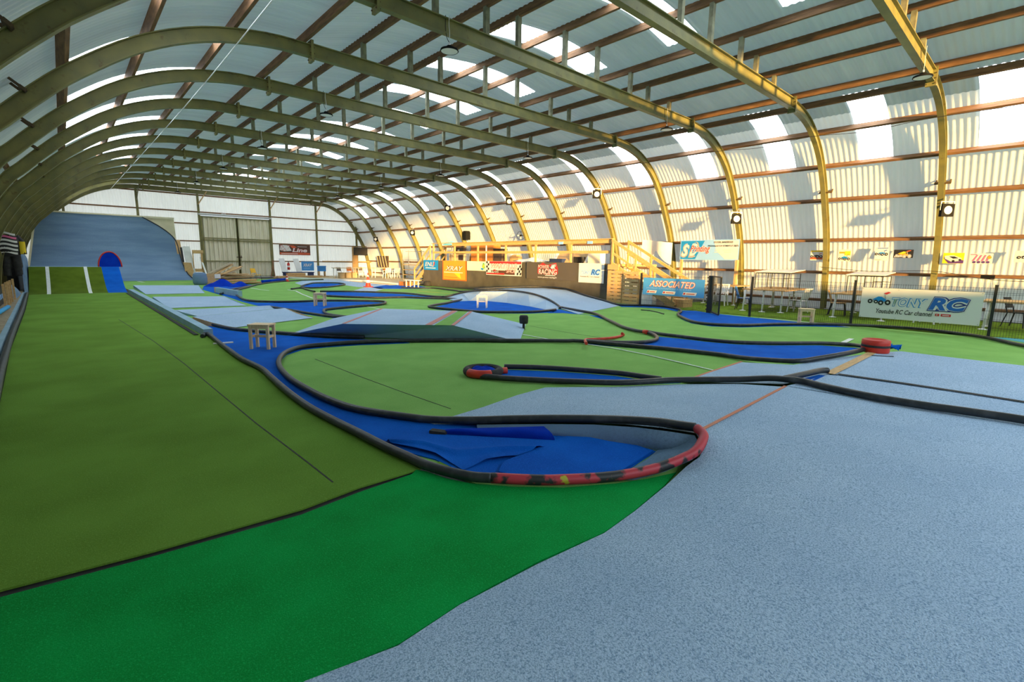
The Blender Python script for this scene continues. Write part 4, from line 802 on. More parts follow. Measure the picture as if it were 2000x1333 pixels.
# white fence banner
b = Banner('banner', 'white banner with a buggy picture and large blue lettering tied to the mesh fence', 'banner', (16.22, 3.47, .29), UY, 2.44, .81, k_white)
b.buggy(.16, .36, .50, .36, k_cyan)
b.outlined('TONY', k_white, k_cyan, 1.05, .46, .72, .22, .25, .015, .06)
b.outlined('RC', k_white, k_navy, 1.82, .47, .76, .34, .25, .10, .17, d=.012); b.text('RC', k_blue, 1.82, .47, .74, .32, .25, .045, d=.015)
b.text('Youtube RC Car channel', k_black, .96, .20, 1.18, .12, .25, .008)
b.rect(k_red, 1.60, .165, 1.68, .225); b.rect(k_red, 1.71, .165, 1.90, .225); b.poly(k_white, [(1.625,.178),(1.625,.212),(1.655,.195)], .008); b.rect(k_white, 1.74, .187, 1.87, .203, .008)
ey = MB()
for x in (.03, .8, 1.6, 2.41):
    for y in (.03, .78): ey.add([b.P(x+.012*math.cos(k*1.047), y+.012*math.sin(k*1.047), .008) for k in range(6)], [tuple(range(6))])
ey.build('eyelets', m_metal, b.root, True)
# blue fence banner
b = Banner('banner', 'sky blue banner with white slanted lettering on the mesh fence beside the pallet screen', 'banner', (16.22, 10.40, .49), UY, 2.42, .63, k_sky, wave=.004)
b.outlined('ASSOCIATED', k_white, k_rorange, 1.17, .42, 1.80, .22, .35, .0, .05, slope=-.01)
b.text('WORLD CHAMPION R/C CARS', k_lsky, 1.05, .25, 1.80, .05, .2, .01)
for x0, x1, c in ((.16, .60, k_white), (.82, 1.36, k_white), (1.62, 2.16, k_white)):
    b.poly(c, [(x0, .06), (x1-.04, .06), (x1, .17), (x0+.04, .17)]); b.poly(k_red, [(x0+.03, .085), (x0+.10, .085), (x0+.12, .145), (x0+.05, .145)], .008); b.rect(k_rorange, x0+.15, .10, x1-.08, .13, .008)
# wide banner on the right wall
b = Banner('banner', 'wide blue and white banner with red script lettering high on the right wall', 'banner', (21.05, 11.66, 1.83), UY, 2.68, .88, k_lsky, wave=.004)
b.poly(k_cyan, [(.04,.04),(.75,.04),(.95,.45),(1.15,.84),(.04,.84)], .004); b.poly(k_white, [(1.55,.84),(2.64,.84),(2.64,.04),(2.1,.04),(1.7,.4)], .004)
b.text('S', k_grey, .26, .42, .40, .58, .35, .08, .006, grow=.03); b.text('S', k_white, .26, .42, .36, .52, .35, .03, .009)
b.text('D', k_grey, .66, .46, .44, .66, .35, .08, .006, grow=.03); b.text('D', k_white, .66, .46, .36, .54, .35, .02, .009)
b.text('Printing', k_white, .96, .46, .92, .36, .35, .06, .011, grow=.015); b.text('Printing', k_red, .96, .46, .92, .36, .35, .012, .014)
b.text('STICKERS, BANDEROLES', k_black, 1.98, .76, .84, .09, 0, .02); b.text('PERSONNALISATION VETEMENTS ET OBJETS', k_black, 1.98, .60, 1.32, .09, 0, .02)
b.rect(k_lgrey, 1.62, .42, 2.34, .45, .007); b.rect(k_lgrey, 1.62, .33, 2.34, .36, .007)
# posters on the right wall
def poster(label, y0, y1, z0, z1, bg_, fn):
    b = Banner('poster', label, 'poster', (21.50, y0, z0), UY, y0-y1, z1-z0, bg_, 'car posters on the right wall', wave=.002, part='sheet'); fn(b, b.w, b.h); return b
def pa(b, w, h): b.rect(k_yellow, 0, h*.84, w, h*.98); b.poly(k_rorange, [(0,.1*h),(w,.1*h),(w,.45*h),(0,.3*h)]); b.buggy(w*.02, h*.28, w*.96, h*.42, k_black)
poster('small poster with a yellow top band and a dark buggy, left of the arch leg', 6.42, 6.0, 1.87, 2.25, k_white, pa)
def pb(b, w, h): b.rect(k_orange, .05*w, h*.66, .95*w, h*.82); b.rect(k_yellow, .5*w, h*.5, .98*w, h*.86, .007); b.buggy(w*.02, h*.08, w*.96, h*.55, k_cyan, accent=k_orange)
poster('upright poster with a blue buggy on a yellow and white ground', 5.48, 5.10, 1.85, 2.27, k_cream, pb)
def pc(b, w, h): b.rect(k_blue, .15*w, h*.92, .9*w, h*.97); b.buggy(w*.02, h*.40, w*.9, h*.42, k_sky, accent=k_blue); b.poly(k_lgrey, [(.65*w,.25*h),(.9*w,.20*h),(.85*w,.3*h)]); b.rect(k_red, .05*w, .05*h, .5*w, .07*h)
poster('upright white poster with a pale blue buggy', 4.37, 3.96, 1.88, 2.34, k_white, pc)
def pd(b, w, h): b.poly(k_lgrey, [(.04*w,.06*h),(.5*w,.10*h),(.4*w,.3*h),(.06*w,.3*h)]); b.buggy(w*.08, h*.04, w*.84, h*.9, k_orange, wheel=k_grey, accent=k_rorange); b.poly(k_yellow, [(.2*w,.5*h),(.5*w,.78*h),(.7*w,.7*h),(.45*w,.5*h)], .012)
poster('landscape poster with an orange and yellow truck on black', 3.83, 3.29, 1.98, 2.26, k_black, pd)
def pe(b, w, h): b.poly(k_purple, [(.3*w,.02*h),(w,.02*h),(w,.3*h),(.1*w,.62*h),(.05*w,.5*h)]); b.poly(k_lgrey, [(.08*w,.72*h),(.5*w,.78*h),(.9*w,.50*h),(.85*w,.25*h),(.45*w,.15*h),(.1*w,.45*h)], .006); b.poly(k_black, [(.3*w,.66*h),(.55*w,.66*h),(.75*w,.5*h),(.5*w,.45*h)], .008); b.disc(k_black, .52*w, .22*h, .07*w, .009); b.disc(k_black, .82*w, .34*h, .06*w, .009)
poster('landscape poster with a silver touring car on bright yellow', 2.51, 1.99, 1.81, 2.15, k_yellow, pe)
def pf(b, w, h):
    for k in range(4): b.poly(k_pink, [((.1+.2*k)*w,.25*h),((.2+.2*k)*w,.3*h),((.35+.18*k)*w,.85*h),((.28+.18*k)*w,.85*h)], .005+.0006*k)
    for k in range(4): b.disc(k_purple, (.22+.2*k)*w, .16*h, .07*w, .009+.0004*k)
    b.disc(k_orange, .85*w, .62*h, .09*w, .008); b.rect(k_pink, 0, .86*h, .3*w, .94*h)
poster('white landscape poster with pink streaks and purple wheels', 1.85, 1.32, 1.81, 2.13, k_white, pf)
def pg(b, w, h): b.buggy(w*.15, h*.3, w*.8, h*.5, k_black); b.poly(k_cream, [(.5*w,.1*h),(.95*w,.1*h),(.95*w,.9*h),(.6*w,.9*h)], .004)
poster('pale poster with a black buggy beside the far right edge of the wall', .86, .40, 1.87, 2.21, k_white, pg)
jb = thing('junction_box', 'grey junction box with hanging cables on the right wall rail', 'junction box', (21.45, 1.36, 1.40))
MB().box(-.06, -.16, -.06, .06, .16, .06).build('box', m_lamp, jb)
for k in range(3): MB().tube(catmull([(0, -.1+.1*k, -.06), (-.02, -.12+.1*k, -.3), (-.03, -.2+.14*k, -.55)], 4), .008, 6).build('cable', m_wplast, jb)
tag(MB().tube(catmull([(21.3, 6.0, 1.62), (21.3, 4.4, 1.5), (21.3, 2.7, 1.55), (21.3, 1.2, 1.32), (21.3, -.5, 1.28)], 5), .010, 6).build('wall_cable', m_rubber), 'black cable sagging along the lower rail of the right wall', 'cable')

# ------------------------------------------------------------------ mesh fence and gate
def fence_panel(y0, y1, label):
    r = thing('mesh_fence', label, 'fence', (16.3, (y0+y1)/2, 0), 0, 'black mesh fence panels')
    mb = MB(); y = y0+.05
    while y < y1-.03: mb.box(16.298, y-.0025, .05, 16.302, y+.0025, 1.22); y += .05
    for z in (.06, .26, .46, .66, .86, 1.06, 1.10, 1.20): mb.box(16.296, y0+.03, z-.003, 16.304, y1-.03, z+.003)
    mb.build('wire_mesh', m_dmetal, r, True); return r
fence_panel(-2.1, .85, 'black mesh fence panel right of the white banner at the right edge'); fence_panel(.85, 3.66, 'black mesh fence panel carrying the white banner')
fence_panel(3.66, 6.44, 'black mesh fence panel behind the stool, beside the gate opening'); fence_panel(7.90, 10.55, 'black mesh fence panel carrying the sky blue banner')
for y, lab in ((.85, 'black fence post at the right end of the white banner'), (3.66, 'black fence post at the left end of the white banner'), (6.44, 'black fence post on the right side of the gate opening'), (10.55, 'black fence post next to the pallet screen')):
    fp = thing('fence_post', lab, 'post', (16.3, y, 0), 0, 'black fence posts'); MB().box(-.03, -.03, 0, .03, .03, 1.27).build('shaft', m_dmetal, fp); MB().box(-.034, -.034, 1.27, .034, .034, 1.285).build('cap', m_dmetal, fp)
gp = thing('gate_post', 'thick black gate post left of the open gate leaf', 'post', (16.3, 7.80, 0)); MB().box(-.06, -.07, 0, .06, .07, 1.27).build('shaft', m_dmetal, gp)
hm = MB()
for k in range(10): hm.box(-.075, .06, .1+.12*k, .0, .10, .14+.12*k)
hm.build('lugs', m_dmetal, gp)
gt = thing('fence_gate', 'open black mesh gate leaf swung out over the blue carpet', 'gate', (16.25, 7.72, 0))
p0, p1 = V(16.22, 7.70, 0), V(15.35, 7.02, 0)
fm = MB().bar(p0+V(0,0,.06), p0+V(0,0,1.25), .04, .04).bar(p1+V(0,0,.06), p1+V(0,0,1.25), .04, .04).bar(p0+V(0,0,.06), p1+V(0,0,.06), .04, .04).bar(p0+V(0,0,1.25), p1+V(0,0,1.25), .04, .04); fm.build('gate_frame', m_dmetal, gt, True)
gm = MB()
for k in range(1, 20): q = p0.lerp(p1, k/20); gm.bar(q+V(0,0,.06), q+V(0,0,1.25), .005, .005)
for k in range(1, 6): gm.bar(p0+V(0,0,.06+.2*k), p1+V(0,0,.06+.2*k), .006, .006)
gm.build('gate_mesh', m_dmetal, gt, True)

# ------------------------------------------------------------------ tables and chairs on the turf
def table(loc, lx, ly, label, m=None, feet=True, h=.80, group='timber topped tables', legs=None):
    r = thing('table', label, 'table', loc, 0, group)
    MB().box(-lx/2, -ly/2, h-.04, lx/2, ly/2, h).build('table_top', m or m_wood, r)
    for x, y in legs or [(sx*(lx/2-.1), sy*(ly/2-.1)) for sx in (-1, 1) for sy in (-1, 1)]:
        l_ = MB().cyl((x, y, .012), (x*.97, y*.97, h-.04), .03, 10).build('leg', m_wplast, r)
        if feet: MB().lathe([(0, .0), (.11, .0), (.11, .012), (.03, .03)], (x, y, 0), 16).build('foot_disc', m_wplast, l_)
    return r
table((20.75, 9.3, 0), 1.3, 1.5, 'timber table on the turf behind the open gate')
table((19.75, 6.85, 0), 2.9, 1.45, 'timber table with a white chair beside it under the nearer canopy frame', legs=[(-1.5+.0, .62), (-1.42, -.02), (-1.18, -.56), (1.3, -.15), (.9, .5), (1.3, .6)])
table((19.85, 4.05, 0), 2.7, 1.5, 'timber table on the turf behind the left half of the white banner')
table((19.15, .45, 0), 1.3, 1.5, 'timber table on the turf right of the white banner at the right edge')
def monobloc(loc, rz, label, m, ml=None, group='white plastic chairs', kind=0):
    r = thing('chair', label, 'chair', loc, rz, group); ml = ml or m
    MB().grid(lambda u, v: (-.22+.44*u, -.20+.42*v, .44-.02*math.sin(u*math.pi)-.015*v), 6, 6).grid(lambda u, v: (-.22+.44*u, -.20+.42*v, .41), 2, 2).box(-.22, -.21, .40, .22, -.19, .44).build('seat', m, r)
    bk = MB()
    if kind == 0:
        for k in range(7): x = -.19+.0633*k; bk.bar((x, .20, .46), (x*1.05, .34, .84), .035, .012, ref=(0, 1, 0))
        bk.bar((-.23, .345, .85), (.23, .345, .85), .06, .025).bar((-.225, .20, .42), (-.24, .34, .86), .04, .03).bar((.225, .20, .42), (.24, .34, .86), .04, .03)
    else: bk.grid(lambda u, v: (-.2+.4*u, .22+.10*v-.03*math.sin(u*math.pi), .55+.30*v), 6, 4).grid(lambda u, v: (-.2+.4*u, .235+.10*v-.03*math.sin(u*math.pi), .55+.30*v), 6, 4).bar((-.19, .20, .42), (-.19, .24, .6), .025, .025).bar((.19, .20, .42), (.19, .24, .6), .025, .025)
    bk.build('backrest', m, r)
    for sx in (-1, 1):
        for sy in (-1, 1):
            MB().bar((sx*.20, sy*.18, .42), (sx*.25, sy*.23 + (.04 if sy > 0 else 0), 0), .05 if kind == 0 else .025, .04 if kind == 0 else .025, wd2=.035 if kind == 0 else .025, ht2=.03 if kind == 0 else .025).build('leg', ml, r)
    if kind == 0:
        for sx in (-1, 1): MB().bar((sx*.25, -.18, .64), (sx*.245, .28, .66), .05, .025).bar((sx*.24, -.18, .43), (sx*.25, -.18, .64), .04, .03).build('armrest', m, r)
    return r
R_ = math.radians
monobloc((19.35, 6.02, 0), R_(172), 'white plastic garden chair beside the timber table behind the middle fence panel', m_wplast)
monobloc((19.70, 9.0, 0), R_(-80), 'white plastic garden chair seen through the open gate', m_wplast)
monobloc((18.75, 7.65, 0), R_(15), 'chair with a bright blue seat and back beside the gate', m_bplast, m_dmetal, 'chairs at the timber tables', 1)
monobloc((19.4, 4.78, 0), R_(10), 'pale wooden chair with a dark seat behind the left end of the white banner', m_wood, m_dmetal, 'chairs at the timber tables', 1)
monobloc((20.25, .50, 0), R_(-20), 'dark chair under the timber table right of the white banner', m_rubber, m_dmetal, 'chairs at the timber tables', 1)
monobloc((19.2, 2.4, 0), R_(170), 'white plastic chair with only its feet showing below the white banner', m_wplast)
def canopy(loc, lx, ly, h, label):
    r = thing('canopy_frame', label, 'canopy', loc, 0, 'thin black canopy frames on the tables')
    mb = MB()
    for sx in (-1, 1):
        for sy in (-1, 0, 1): mb.bar((sx*lx/2, sy*ly/2, 0), (sx*lx/2, sy*ly/2, h), .022, .022)
    for sx in (-1, 1): mb.bar((sx*lx/2, -ly/2, h), (sx*lx/2, ly/2, h), .022, .022).bar((sx*lx/2, -ly/2, h*.66), (sx*lx/2, 0, h*.66), .018, .018)
    for sy in (-1, 1): mb.bar((-lx/2, sy*ly/2, h), (lx/2, sy*ly/2, h), .022, .022)
    mb.build('tube_frame', m_dmetal, r)
    MB().slab([(-lx/2-.05, -ly/2-.05, h+.05), (lx/2+.3, -ly/2-.05, h+.14), (lx/2+.3, ly/2+.05, h+.14), (-lx/2-.05, ly/2+.05, h+.05)], (0, 0, -.02)).build('roof_sheet', m_lsheet, r)
m_lsheet = mat('pale_polycarbonate', (0.70, 0.72, 0.70), 0.4)
canopy((19.9, 6.95, .80), 1.2, 1.15, .56, 'canopy frame with a pale roof on the table behind the middle fence panel')
canopy((19.9, 4.1, .80), 1.2, .95, .55, 'canopy frame with a pale roof above the left end of the white banner')
tag(MB().bar((21.05, 11.55, 0), (21.05, 11.55, 1.85), .10, .09).build('timber_prop', m_wood), 'pine prop under the left end of the wide wall banner', 'prop')
tag(MB().bar((21.1, 9.05, 0), (21.1, 9.05, 1.85), .10, .14).build('timber_prop', m_wood), 'pine prop under the right end of the wide wall banner', 'prop')

# ------------------------------------------------------------------ driver stand
ds = thing('driver_stand', 'raised wooden driver stand with a railing and black tarpaulin front', 'driver stand', (18.8, 20, 0))
MB().box(17.15, 12.55, 1.50, 20.6, 27.2, 1.60).build('platform', m_wood, ds, True)
MB().grid(lambda u, v: (17.08+.012*math.sin(u*41)*v+.01*math.sin(u*17+v*3), 27.2-14.62*u, .02+1.58*v), 90, 6).build('tarpaulin', m_tarp, ds, True)
for y in (27.15, 24.0, 21.0, 18.0, 15.0, 12.6):
    for x in (17.2, 20.5): MB().bar((x, y, 0), (x, y, 1.5), .10, .10).build('support', m_wood, ds, True)
py_ = [26.05, 23.82, 21.63, 19.30, 17.10, 14.85, 12.60]
for y in py_: MB().bar((17.12, y, 1.6), (17.12, y, 2.64), .09, .07).build('rail_post', m_pine, ds, True)
for y0, y1 in zip(py_[1:], py_[2:]):
    MB().bar((17.12, y0-.02, 2.42), (17.12, y0-.34, 2.62), .05, .05).build('brace', m_pine, ds, True)
MB().box(17.05, 12.55, 2.46, 17.09, 24.0, 2.62).box(16.98, 12.5, 2.62, 17.16, 26.1, 2.65).build('top_rail', m_pine, ds, True)
MB().box(17.05, 12.55, 2.03, 17.09, 26.05, 2.15).build('middle_rail', m_pine, ds, True)
MB().bar((17.12, 20.9, 1.6), (17.12, 20.9, 2.6), .05, .05).build('rail_post', m_white, ds, True)
def stair(name, label, ytop, ybot, x0, x1, zt):
    r = thing(name, label, 'stairs', ((x0+x1)/2, (ytop+ybot)/2, 0), 0, 'wooden steps of the driver stand')
    for x in (x0, x1):
        MB().bar((x, ytop, zt), (x, ybot, .08), .05, .24).build('stringer', m_pine, r, True)
        MB().bar((x, ytop, zt+1.0), (x, ybot, .98), .05, .11).build('handrail', m_pine, r, True)
        MB().bar((x, ytop, zt+.5), (x, ybot, .50), .04, .08).build('middle_rail', m_pine, r, True)
        for t in (.02, .40, .97): MB().bar((x, ytop+(ybot-ytop)*t, max(zt*(1-t)-.1, 0)), (x, ytop+(ybot-ytop)*t, zt*(1-t)+1.02), .07, .07).build('post', m_pine, r, True)
    for k in range(7):
        t = (k+.5)/7; MB().box(x0, ytop+(ybot-ytop)*t-.13, zt*(1-t)-.04, x1, ytop+(ybot-ytop)*t+.13, zt*(1-t)).build('tread', m_wood, r, True)
stair('stairs', 'wooden steps with handrails at the pallet end of the driver stand', 12.5, 9.5, 16.98, 18.1, 1.58)
stair('stairs', 'wooden steps with handrails at the far end of the driver stand', 26.4, 28.4, 17.12, 18.3, 1.5)
ps = thing('pallet_screen', 'screen of upright pallets closing the near end of the driver stand', 'pallet screen', (16.85, 11.8, 0))
for k in range(9):
    z0 = .02+.148*k
    MB().box(16.83, 11.80, z0, 16.86, 12.53, z0+.118).build('slat', m_wood, ps, True); MB().box(16.83, 11.02, z0-.01, 16.86, 11.77, z0+.108).build('slat', m_wood, ps, True)
MB().box(16.83, 12.0, 1.36, 16.86, 12.55, 1.58).build('upper_board', m_wood, ps, True)
for y in (11.04, 11.4, 11.79, 12.15, 12.5): MB().box(16.86, y-.05, .0, 16.96, y+.05, 1.33).build('batten', m_wood, ps, True)
# sponsor banners on the tarpaulin
XB = 17.045
gB = 'sponsor banners on the black tarpaulin'
b = Banner('banner', 'small blue banner with white letters at the far end of the black tarpaulin', 'banner', (XB, 27.09, 1.01), UY, 1.64, .61, k_cyan, gB)
b.outlined('ENL', k_white, k_blue, .62, .36, .86, .26, .25, .01, .05); b.poly(k_red, [(1.12,.22),(1.24,.30),(1.28,.5),(1.20,.52),(1.14,.4)], .009); b.poly(k_white, [(1.06,.20),(1.12,.20),(1.18,.52),(1.12,.52)], .008); b.rect(k_white, .24, .10, 1.36, .15)
b = Banner('banner', 'square orange banner with white lettering on the black tarpaulin', 'banner', (XB, 24.97, .46), UY, 2.40, 1.14, k_orange, gB)
b.rect(k_dor, 0, 0, .10, 1.14, .004); b.rect(k_dor, 2.30, 0, 2.40, 1.14, .004); b.rect(k_dor, 0, 0, 2.4, .06, .0045)
b.outlined('XRAY', k_white, k_brown, 1.18, .70, 1.75, .26, .3, .02, .07); b.rect(k_cream, .15, .44, 2.05, .48); b.poly(k_yellow, [(1.2,.42),(1.75,.42),(1.85,.12),(1.6,.22)], .005); b.rect(k_dor, .2, .16, 1.5, .19)
b = Banner('banner', 'cream banner with a green and yellow leaf emblem on the black tarpaulin', 'banner', (XB, 22.52, 1.08), UY, 1.72, .52, k_cream, gB)
b.poly(k_green, [(1.36,.22),(1.46,.46),(1.58,.40),(1.62,.16),(1.50,.10)]); b.poly(k_yellow, [(1.40,.20),(1.50,.38),(1.58,.30),(1.52,.14)], .008); b.poly(k_cyan, [(1.24,.10),(1.36,.05),(1.50,.05),(1.44,.16),(1.30,.16)], .009)
b = Banner('banner', 'red and white checkered banner with large shop lettering on the black tarpaulin', 'banner', (XB, 20.80, .89), UY, 2.80, .74, k_white, gB)
b.rect(k_red, .28, .60, 2.78, .73, .004); b.rect(k_red, .03, .03, 1.5, .12, .004); b.rect(k_brown, 1.0, .05, 2.3, .30, .0035)
b.outlined('WARTELLE', k_white, k_red, 1.42, .50, 2.1, .25, .15, .0, .045); b.outlined('SHOP', k_white, k_red, 2.02, .24, .72, .18, .15, .0, .045)
b.buggy(.42, .14, .55, .26, k_red, accent=k_white); b.grid_marks(k_black, .02, .15, .26, .73, 2, 5); b.grid_marks(k_black, 2.45, .05, 2.78, .55, 3, 4, skew=.2); b.rect(k_cream, 1.0, .26, 1.6, .31, .007)
m_dban = mat('dark_shiny_banner', (0.10, 0.085, 0.07), 0.3)
b = Banner('banner', 'dark shiny banner with a red and white racing emblem and checkered flag', 'banner', (XB, 17.64, .80), UY, 3.22, .82, m_dban, gB, wave=.006)
b.poly(k_red, [(.78,.28),(.78,.60),(.92,.70),(1.12,.80),(1.35,.70),(1.62,.72),(1.98,.80),(2.10,.55),(2.10,.30),(1.9,.24)], .004)
b.outlined('POWER', k_white, k_red, 1.18, .60, .72, .17, .0, .0, .05, d=.012); b.outlined('RACING', k_white, k_red, 1.45, .37, 1.18, .24, .0, .01, .055, d=.012)
b.poly(k_white, [(1.60,.52),(1.90,.50),(2.00,.74),(1.70,.72)], .008); b.grid_marks(k_black, 1.60, .51, 1.92, .73, 6, 4, d=.011, skew=.3)
b.text('www.power-racing.fr', k_white, 1.42, .10, 1.25, .09, 0, .01); b.rect(k_white, 1.3, .19, 1.95, .22, .012)
b = Banner('banner', 'white square banner with small blue lettering at the near end of the black tarpaulin', 'banner', (XB, 14.28, .76), UY, 1.40, .85, k_white, gB)
b.text('TONY', k_lsky, .42, .45, .50, .15, .25, .02); b.outlined('RC', k_blue, k_lsky, .95, .47, .50, .24, .25, .03, .10); b.text('Youtube RC Car channel', k_brown, .63, .27, 1.08, .06, .2, 0)
tag(MB().lathe([(0, 0), (.26, 0), (.28, .06), (.26, .24), (.15, .30), (0, .30)], (17.0, 26.55, 0), 16).build('black_tub', m_rubber), 'black rubber tub at the far foot of the tarpaulin', 'tub')
tag(MB().box(16.9, 10.40, 0, 17.2, 11.0, .52).build('white_box', m_white), 'white box below the left end of the sky blue banner', 'box')
tag(MB().box(17.3, 9.3, 0, 18.0, 10.1, .30).build('timber_box', m_wood), 'low timber box on the turf behind the sky blue banner', 'box')
# things on the platform
D = 1.60
o = thing('microwave_oven', 'dark microwave oven on the cream cupboard at the far end of the platform', 'microwave', (19.0, 25.75, 2.02)); MB().box(-.2, -.55, 0, .2, .55, .45).build('body', m_dark, o); MB().box(-.21, -.45, .06, -.2, .15, .38).build('door', m_screen, o); MB().box(-.215, -.12, .16, -.205, .08, .30).build('window', m_metal, o)
o = thing('cupboard', 'cream low cupboard under the microwave on the platform', 'cupboard', (19.0, 25.9, D)); MB().box(-.25, -.8, 0, .25, .8, .42).build('body', m_ply, o); MB().box(-.26, -.72, .05, -.25, -.22, .38).build('door', m_dark, o)
o = thing('wardrobe', 'orange brown wooden wardrobe standing on the driver platform', 'wardrobe', (19.1, 23.4, D)); MB().box(-.25, -1.12, 0, .25, 1.12, 1.1).build('body', m_brown, o)
for k in range(3): MB().box(-.27, -1.08+.73*k, .05, -.25, -.38+.73*k, 1.05).build('door', m_brown, o)
tag(MB().bar((18.8, 24.9, D), (19.1, 25.0, 2.75), .5, .04, ref=(1, 0, 0)).build('grey_board', m_metal), 'grey board leaning between microwave and brown wardrobe', 'board')
o = thing('storage_chest', 'dark storage chest right of the brown wardrobe', 'chest', (19.0, 21.9, D)); MB().box(-.22, -.36, 0, .22, .36, .68).build('body', m_dark, o); MB().box(-.23, -.37, .68, .23, .37, .74).build('lid', m_rubber, o)
tag(MB().box(18.9, 20.9, D, 19.1, 21.4, 2.02).build('white_poster_board', m_white), 'white board standing right of the dark storage chest', 'board')
tag(MB().box(18.8, 20.15, D, 19.1, 20.85, 1.90).box(18.8, 20.3, 1.90, 19.1, 20.7, 1.98).build('orange_case', m_wood), 'orange wooden case on the platform behind the red checkered banner', 'case')
tag(MB().grid(lambda u, v: (18.2+1.0*v, 20.0-2.3*u, D+.03+.22*math.sin(u*math.pi)*math.sin(v*math.pi)+.03*math.sin(u*14)), 16, 8).build('white_sheet', m_white), 'crumpled white sheet lying on the platform', 'sheet')
o = thing('leaning_board', 'brown board with white edges leaning behind the dark racing banner', 'board', (18.5, 16.0, D)); MB().bar((18.4, 16.05, D), (18.8, 16.05, 2.12), 1.9, .04, ref=(1, 0, 0)).build('panel', m_wood, o, True); MB().bar((18.37, 17.1, D), (18.77, 17.1, 2.12), .16, .05, ref=(1, 0, 0)).build('white_edge', m_white, o, True); MB().bar((18.37, 15.0, D), (18.77, 15.0, 2.12), .16, .05, ref=(1, 0, 0)).build('white_edge', m_white, o, True)
tag(MB().box(18.2, 16.35, D, 18.5, 17.2, 1.80).build('dark_crate', m_navy), 'dark blue crate in front of the leaning brown board', 'crate')
tag(MB().box(18.3, 14.1, D, 18.7, 14.8, 2.08).build('white_carton', m_white), 'white carton on the platform above the white square banner', 'carton')
tag(MB().bar((18.4, 15.4, D), (18.4, 15.4, 1.9), .5, .3).build('black_case', m_rubber), 'small black case between leaning board and white carton', 'case')
um = thing('parasol', 'small turquoise parasol folded open above the far end of the railing', 'parasol', (18.6, 26.2, D)); MB().cyl((0, 0, 0), (0, 0, 1.15), .02, 8).build('pole', m_metal, um); MB().lathe([(.62, .98), (.35, 1.14), (.05, 1.22), (0, 1.24)], n=12).build('canopy', flat('turquoise_cloth', (0.15, 0.55, 0.58)), um)
tag(MB().grid(lambda u, v: (18.6+.1*math.sin(u*7), 12.1-1.4*u, 2.65-.9*v*(.4+.6*abs(math.cos(u*3)))-.15*u), 16, 10).build('white_tarp_cloth', m_white), 'white plastic sheet hanging by the top of the near steps', 'sheet')
for k, y in enumerate((15.4, 13.7)): tag(MB().box(17.02, y-.14, 2.44, 17.045, y+.14, 2.56).build('rail_sign', k_lsky), 'small %s notice on the top rail of the driver stand' % ('pale blue, farther' if k == 0 else 'pale blue, nearer'), 'notice', 'notices on the railing')
# shelf rack beyond the stand
sr = thing('shelf_rack', 'tall metal rack with pale shelves beyond the far steps of the driver stand', 'shelf rack', (18.9, 31.2, 0))
for x in (-.25, .25):
    for y in (-1.3, 1.3): MB().box(x-.02, y-.02, 0, x+.02, y+.02, 2.3).build('upright', m_metal, sr)
for z in (.12, .50, .86, 1.22, 1.58): MB().box(-.27, -1.3, z, .27, 1.3, z+.035).build('shelf', m_wood if z < 1.5 else m_metal, sr)
MB().bar((0, -1.3, 2.2), (0, 1.3, 2.2), .05, .04).build('top_bar', m_metal, sr)
wbn = thing('white_bench', 'low white bench beside the blue carpet before the far steps', 'bench', (15.3, 25.6, 0)); MB().box(-.2, -.55, .40, .2, .55, .44).build('seat', m_white, wbn)
for y in (-.45, .45): MB().box(-.16, y-.025, 0, -.11, y+.025, .40).build('leg', m_white, wbn); MB().box(.11, y-.025, 0, .16, y+.025, .40).build('leg', m_white, wbn)
tag(MB().box(15.6, 26.9, 0, 16.1, 27.7, .26).build('orange_crate', m_brown), 'orange crate at the end of the far blue carpet', 'crate')

# ------------------------------------------------------------------ far seating corner and end wall
b = Banner('banner', 'red and black banner with white lettering on the end wall', 'banner', (13.70, 44.33, 1.84), UX, 2.58, .86, k_brown, wave=.006)
b.poly(k_white, [(.05,.40),(.10,.82),(.75,.82),(1.0,.36),(.4,.30)], .003); b.rect(k_rorange, .04, .03, 2.54, .20, .004); b.poly(k_rorange, [(.85,.80),(1.2,.80),(1.45,.66),(1.1,.55)], .005)
b.text('W', k_red, .48, .58, .75, .42, .1, .09, .006, grow=.03); b.text('W', k_white, .48, .58, .75, .42, .1, .05); b.outlined('Line', k_white, k_red, 1.68, .42, 1.25, .34, .2, .03, .07); b.rect(k_white, .15, .09, 1.5, .13, .007); b.rect(k_lgrey, 1.5, .70, 2.3, .74, .007)
b = Banner('banner', 'small blue banner with white lettering low on the end wall', 'banner', (15.46, 44.33, .51), UX, 1.08, .79, k_sky, wave=.015)
b.text('XRAY', k_white, .52, .48, .80, .26, .2, .03); b.rect(k_lsky, .15, .18, .9, .22)
tv = thing('television', 'flat black television mounted on a timber post at the end wall', 'television', (20.75, 43.85, 2.3)); MB().box(-.66, -.05, -.36, .66, .03, .36).build('bezel', m_dmetal, tv); MB().box(-.62, -.056, -.32, .62, -.05, .32).build('screen', m_screen, tv)
tag(MB().box(20.0, 43.98, .2, 20.5, 44.08, 2.72).build('timber_upright', m_wood), 'wide timber upright carrying the television', 'post')
tag(MB().box(17.3, 44.2, 1.30, 22.0, 44.34, 1.38).build('timber_ledge', m_wood), 'narrow timber ledge along the end wall under the television', 'ledge')
for x, lab in ((13.83, 'tall white foam board leaning left of the fire extinguisher'), (15.0, 'tall white foam board leaning right of the fire extinguisher')):
    tag(MB().bar((x+.02, 43.3, .02), (x-.05, 44.25, 1.52), .44, .06, ref=(0, 1, 0)).build('foam_board', m_white), lab, 'foam board', 'white foam boards at the end wall')
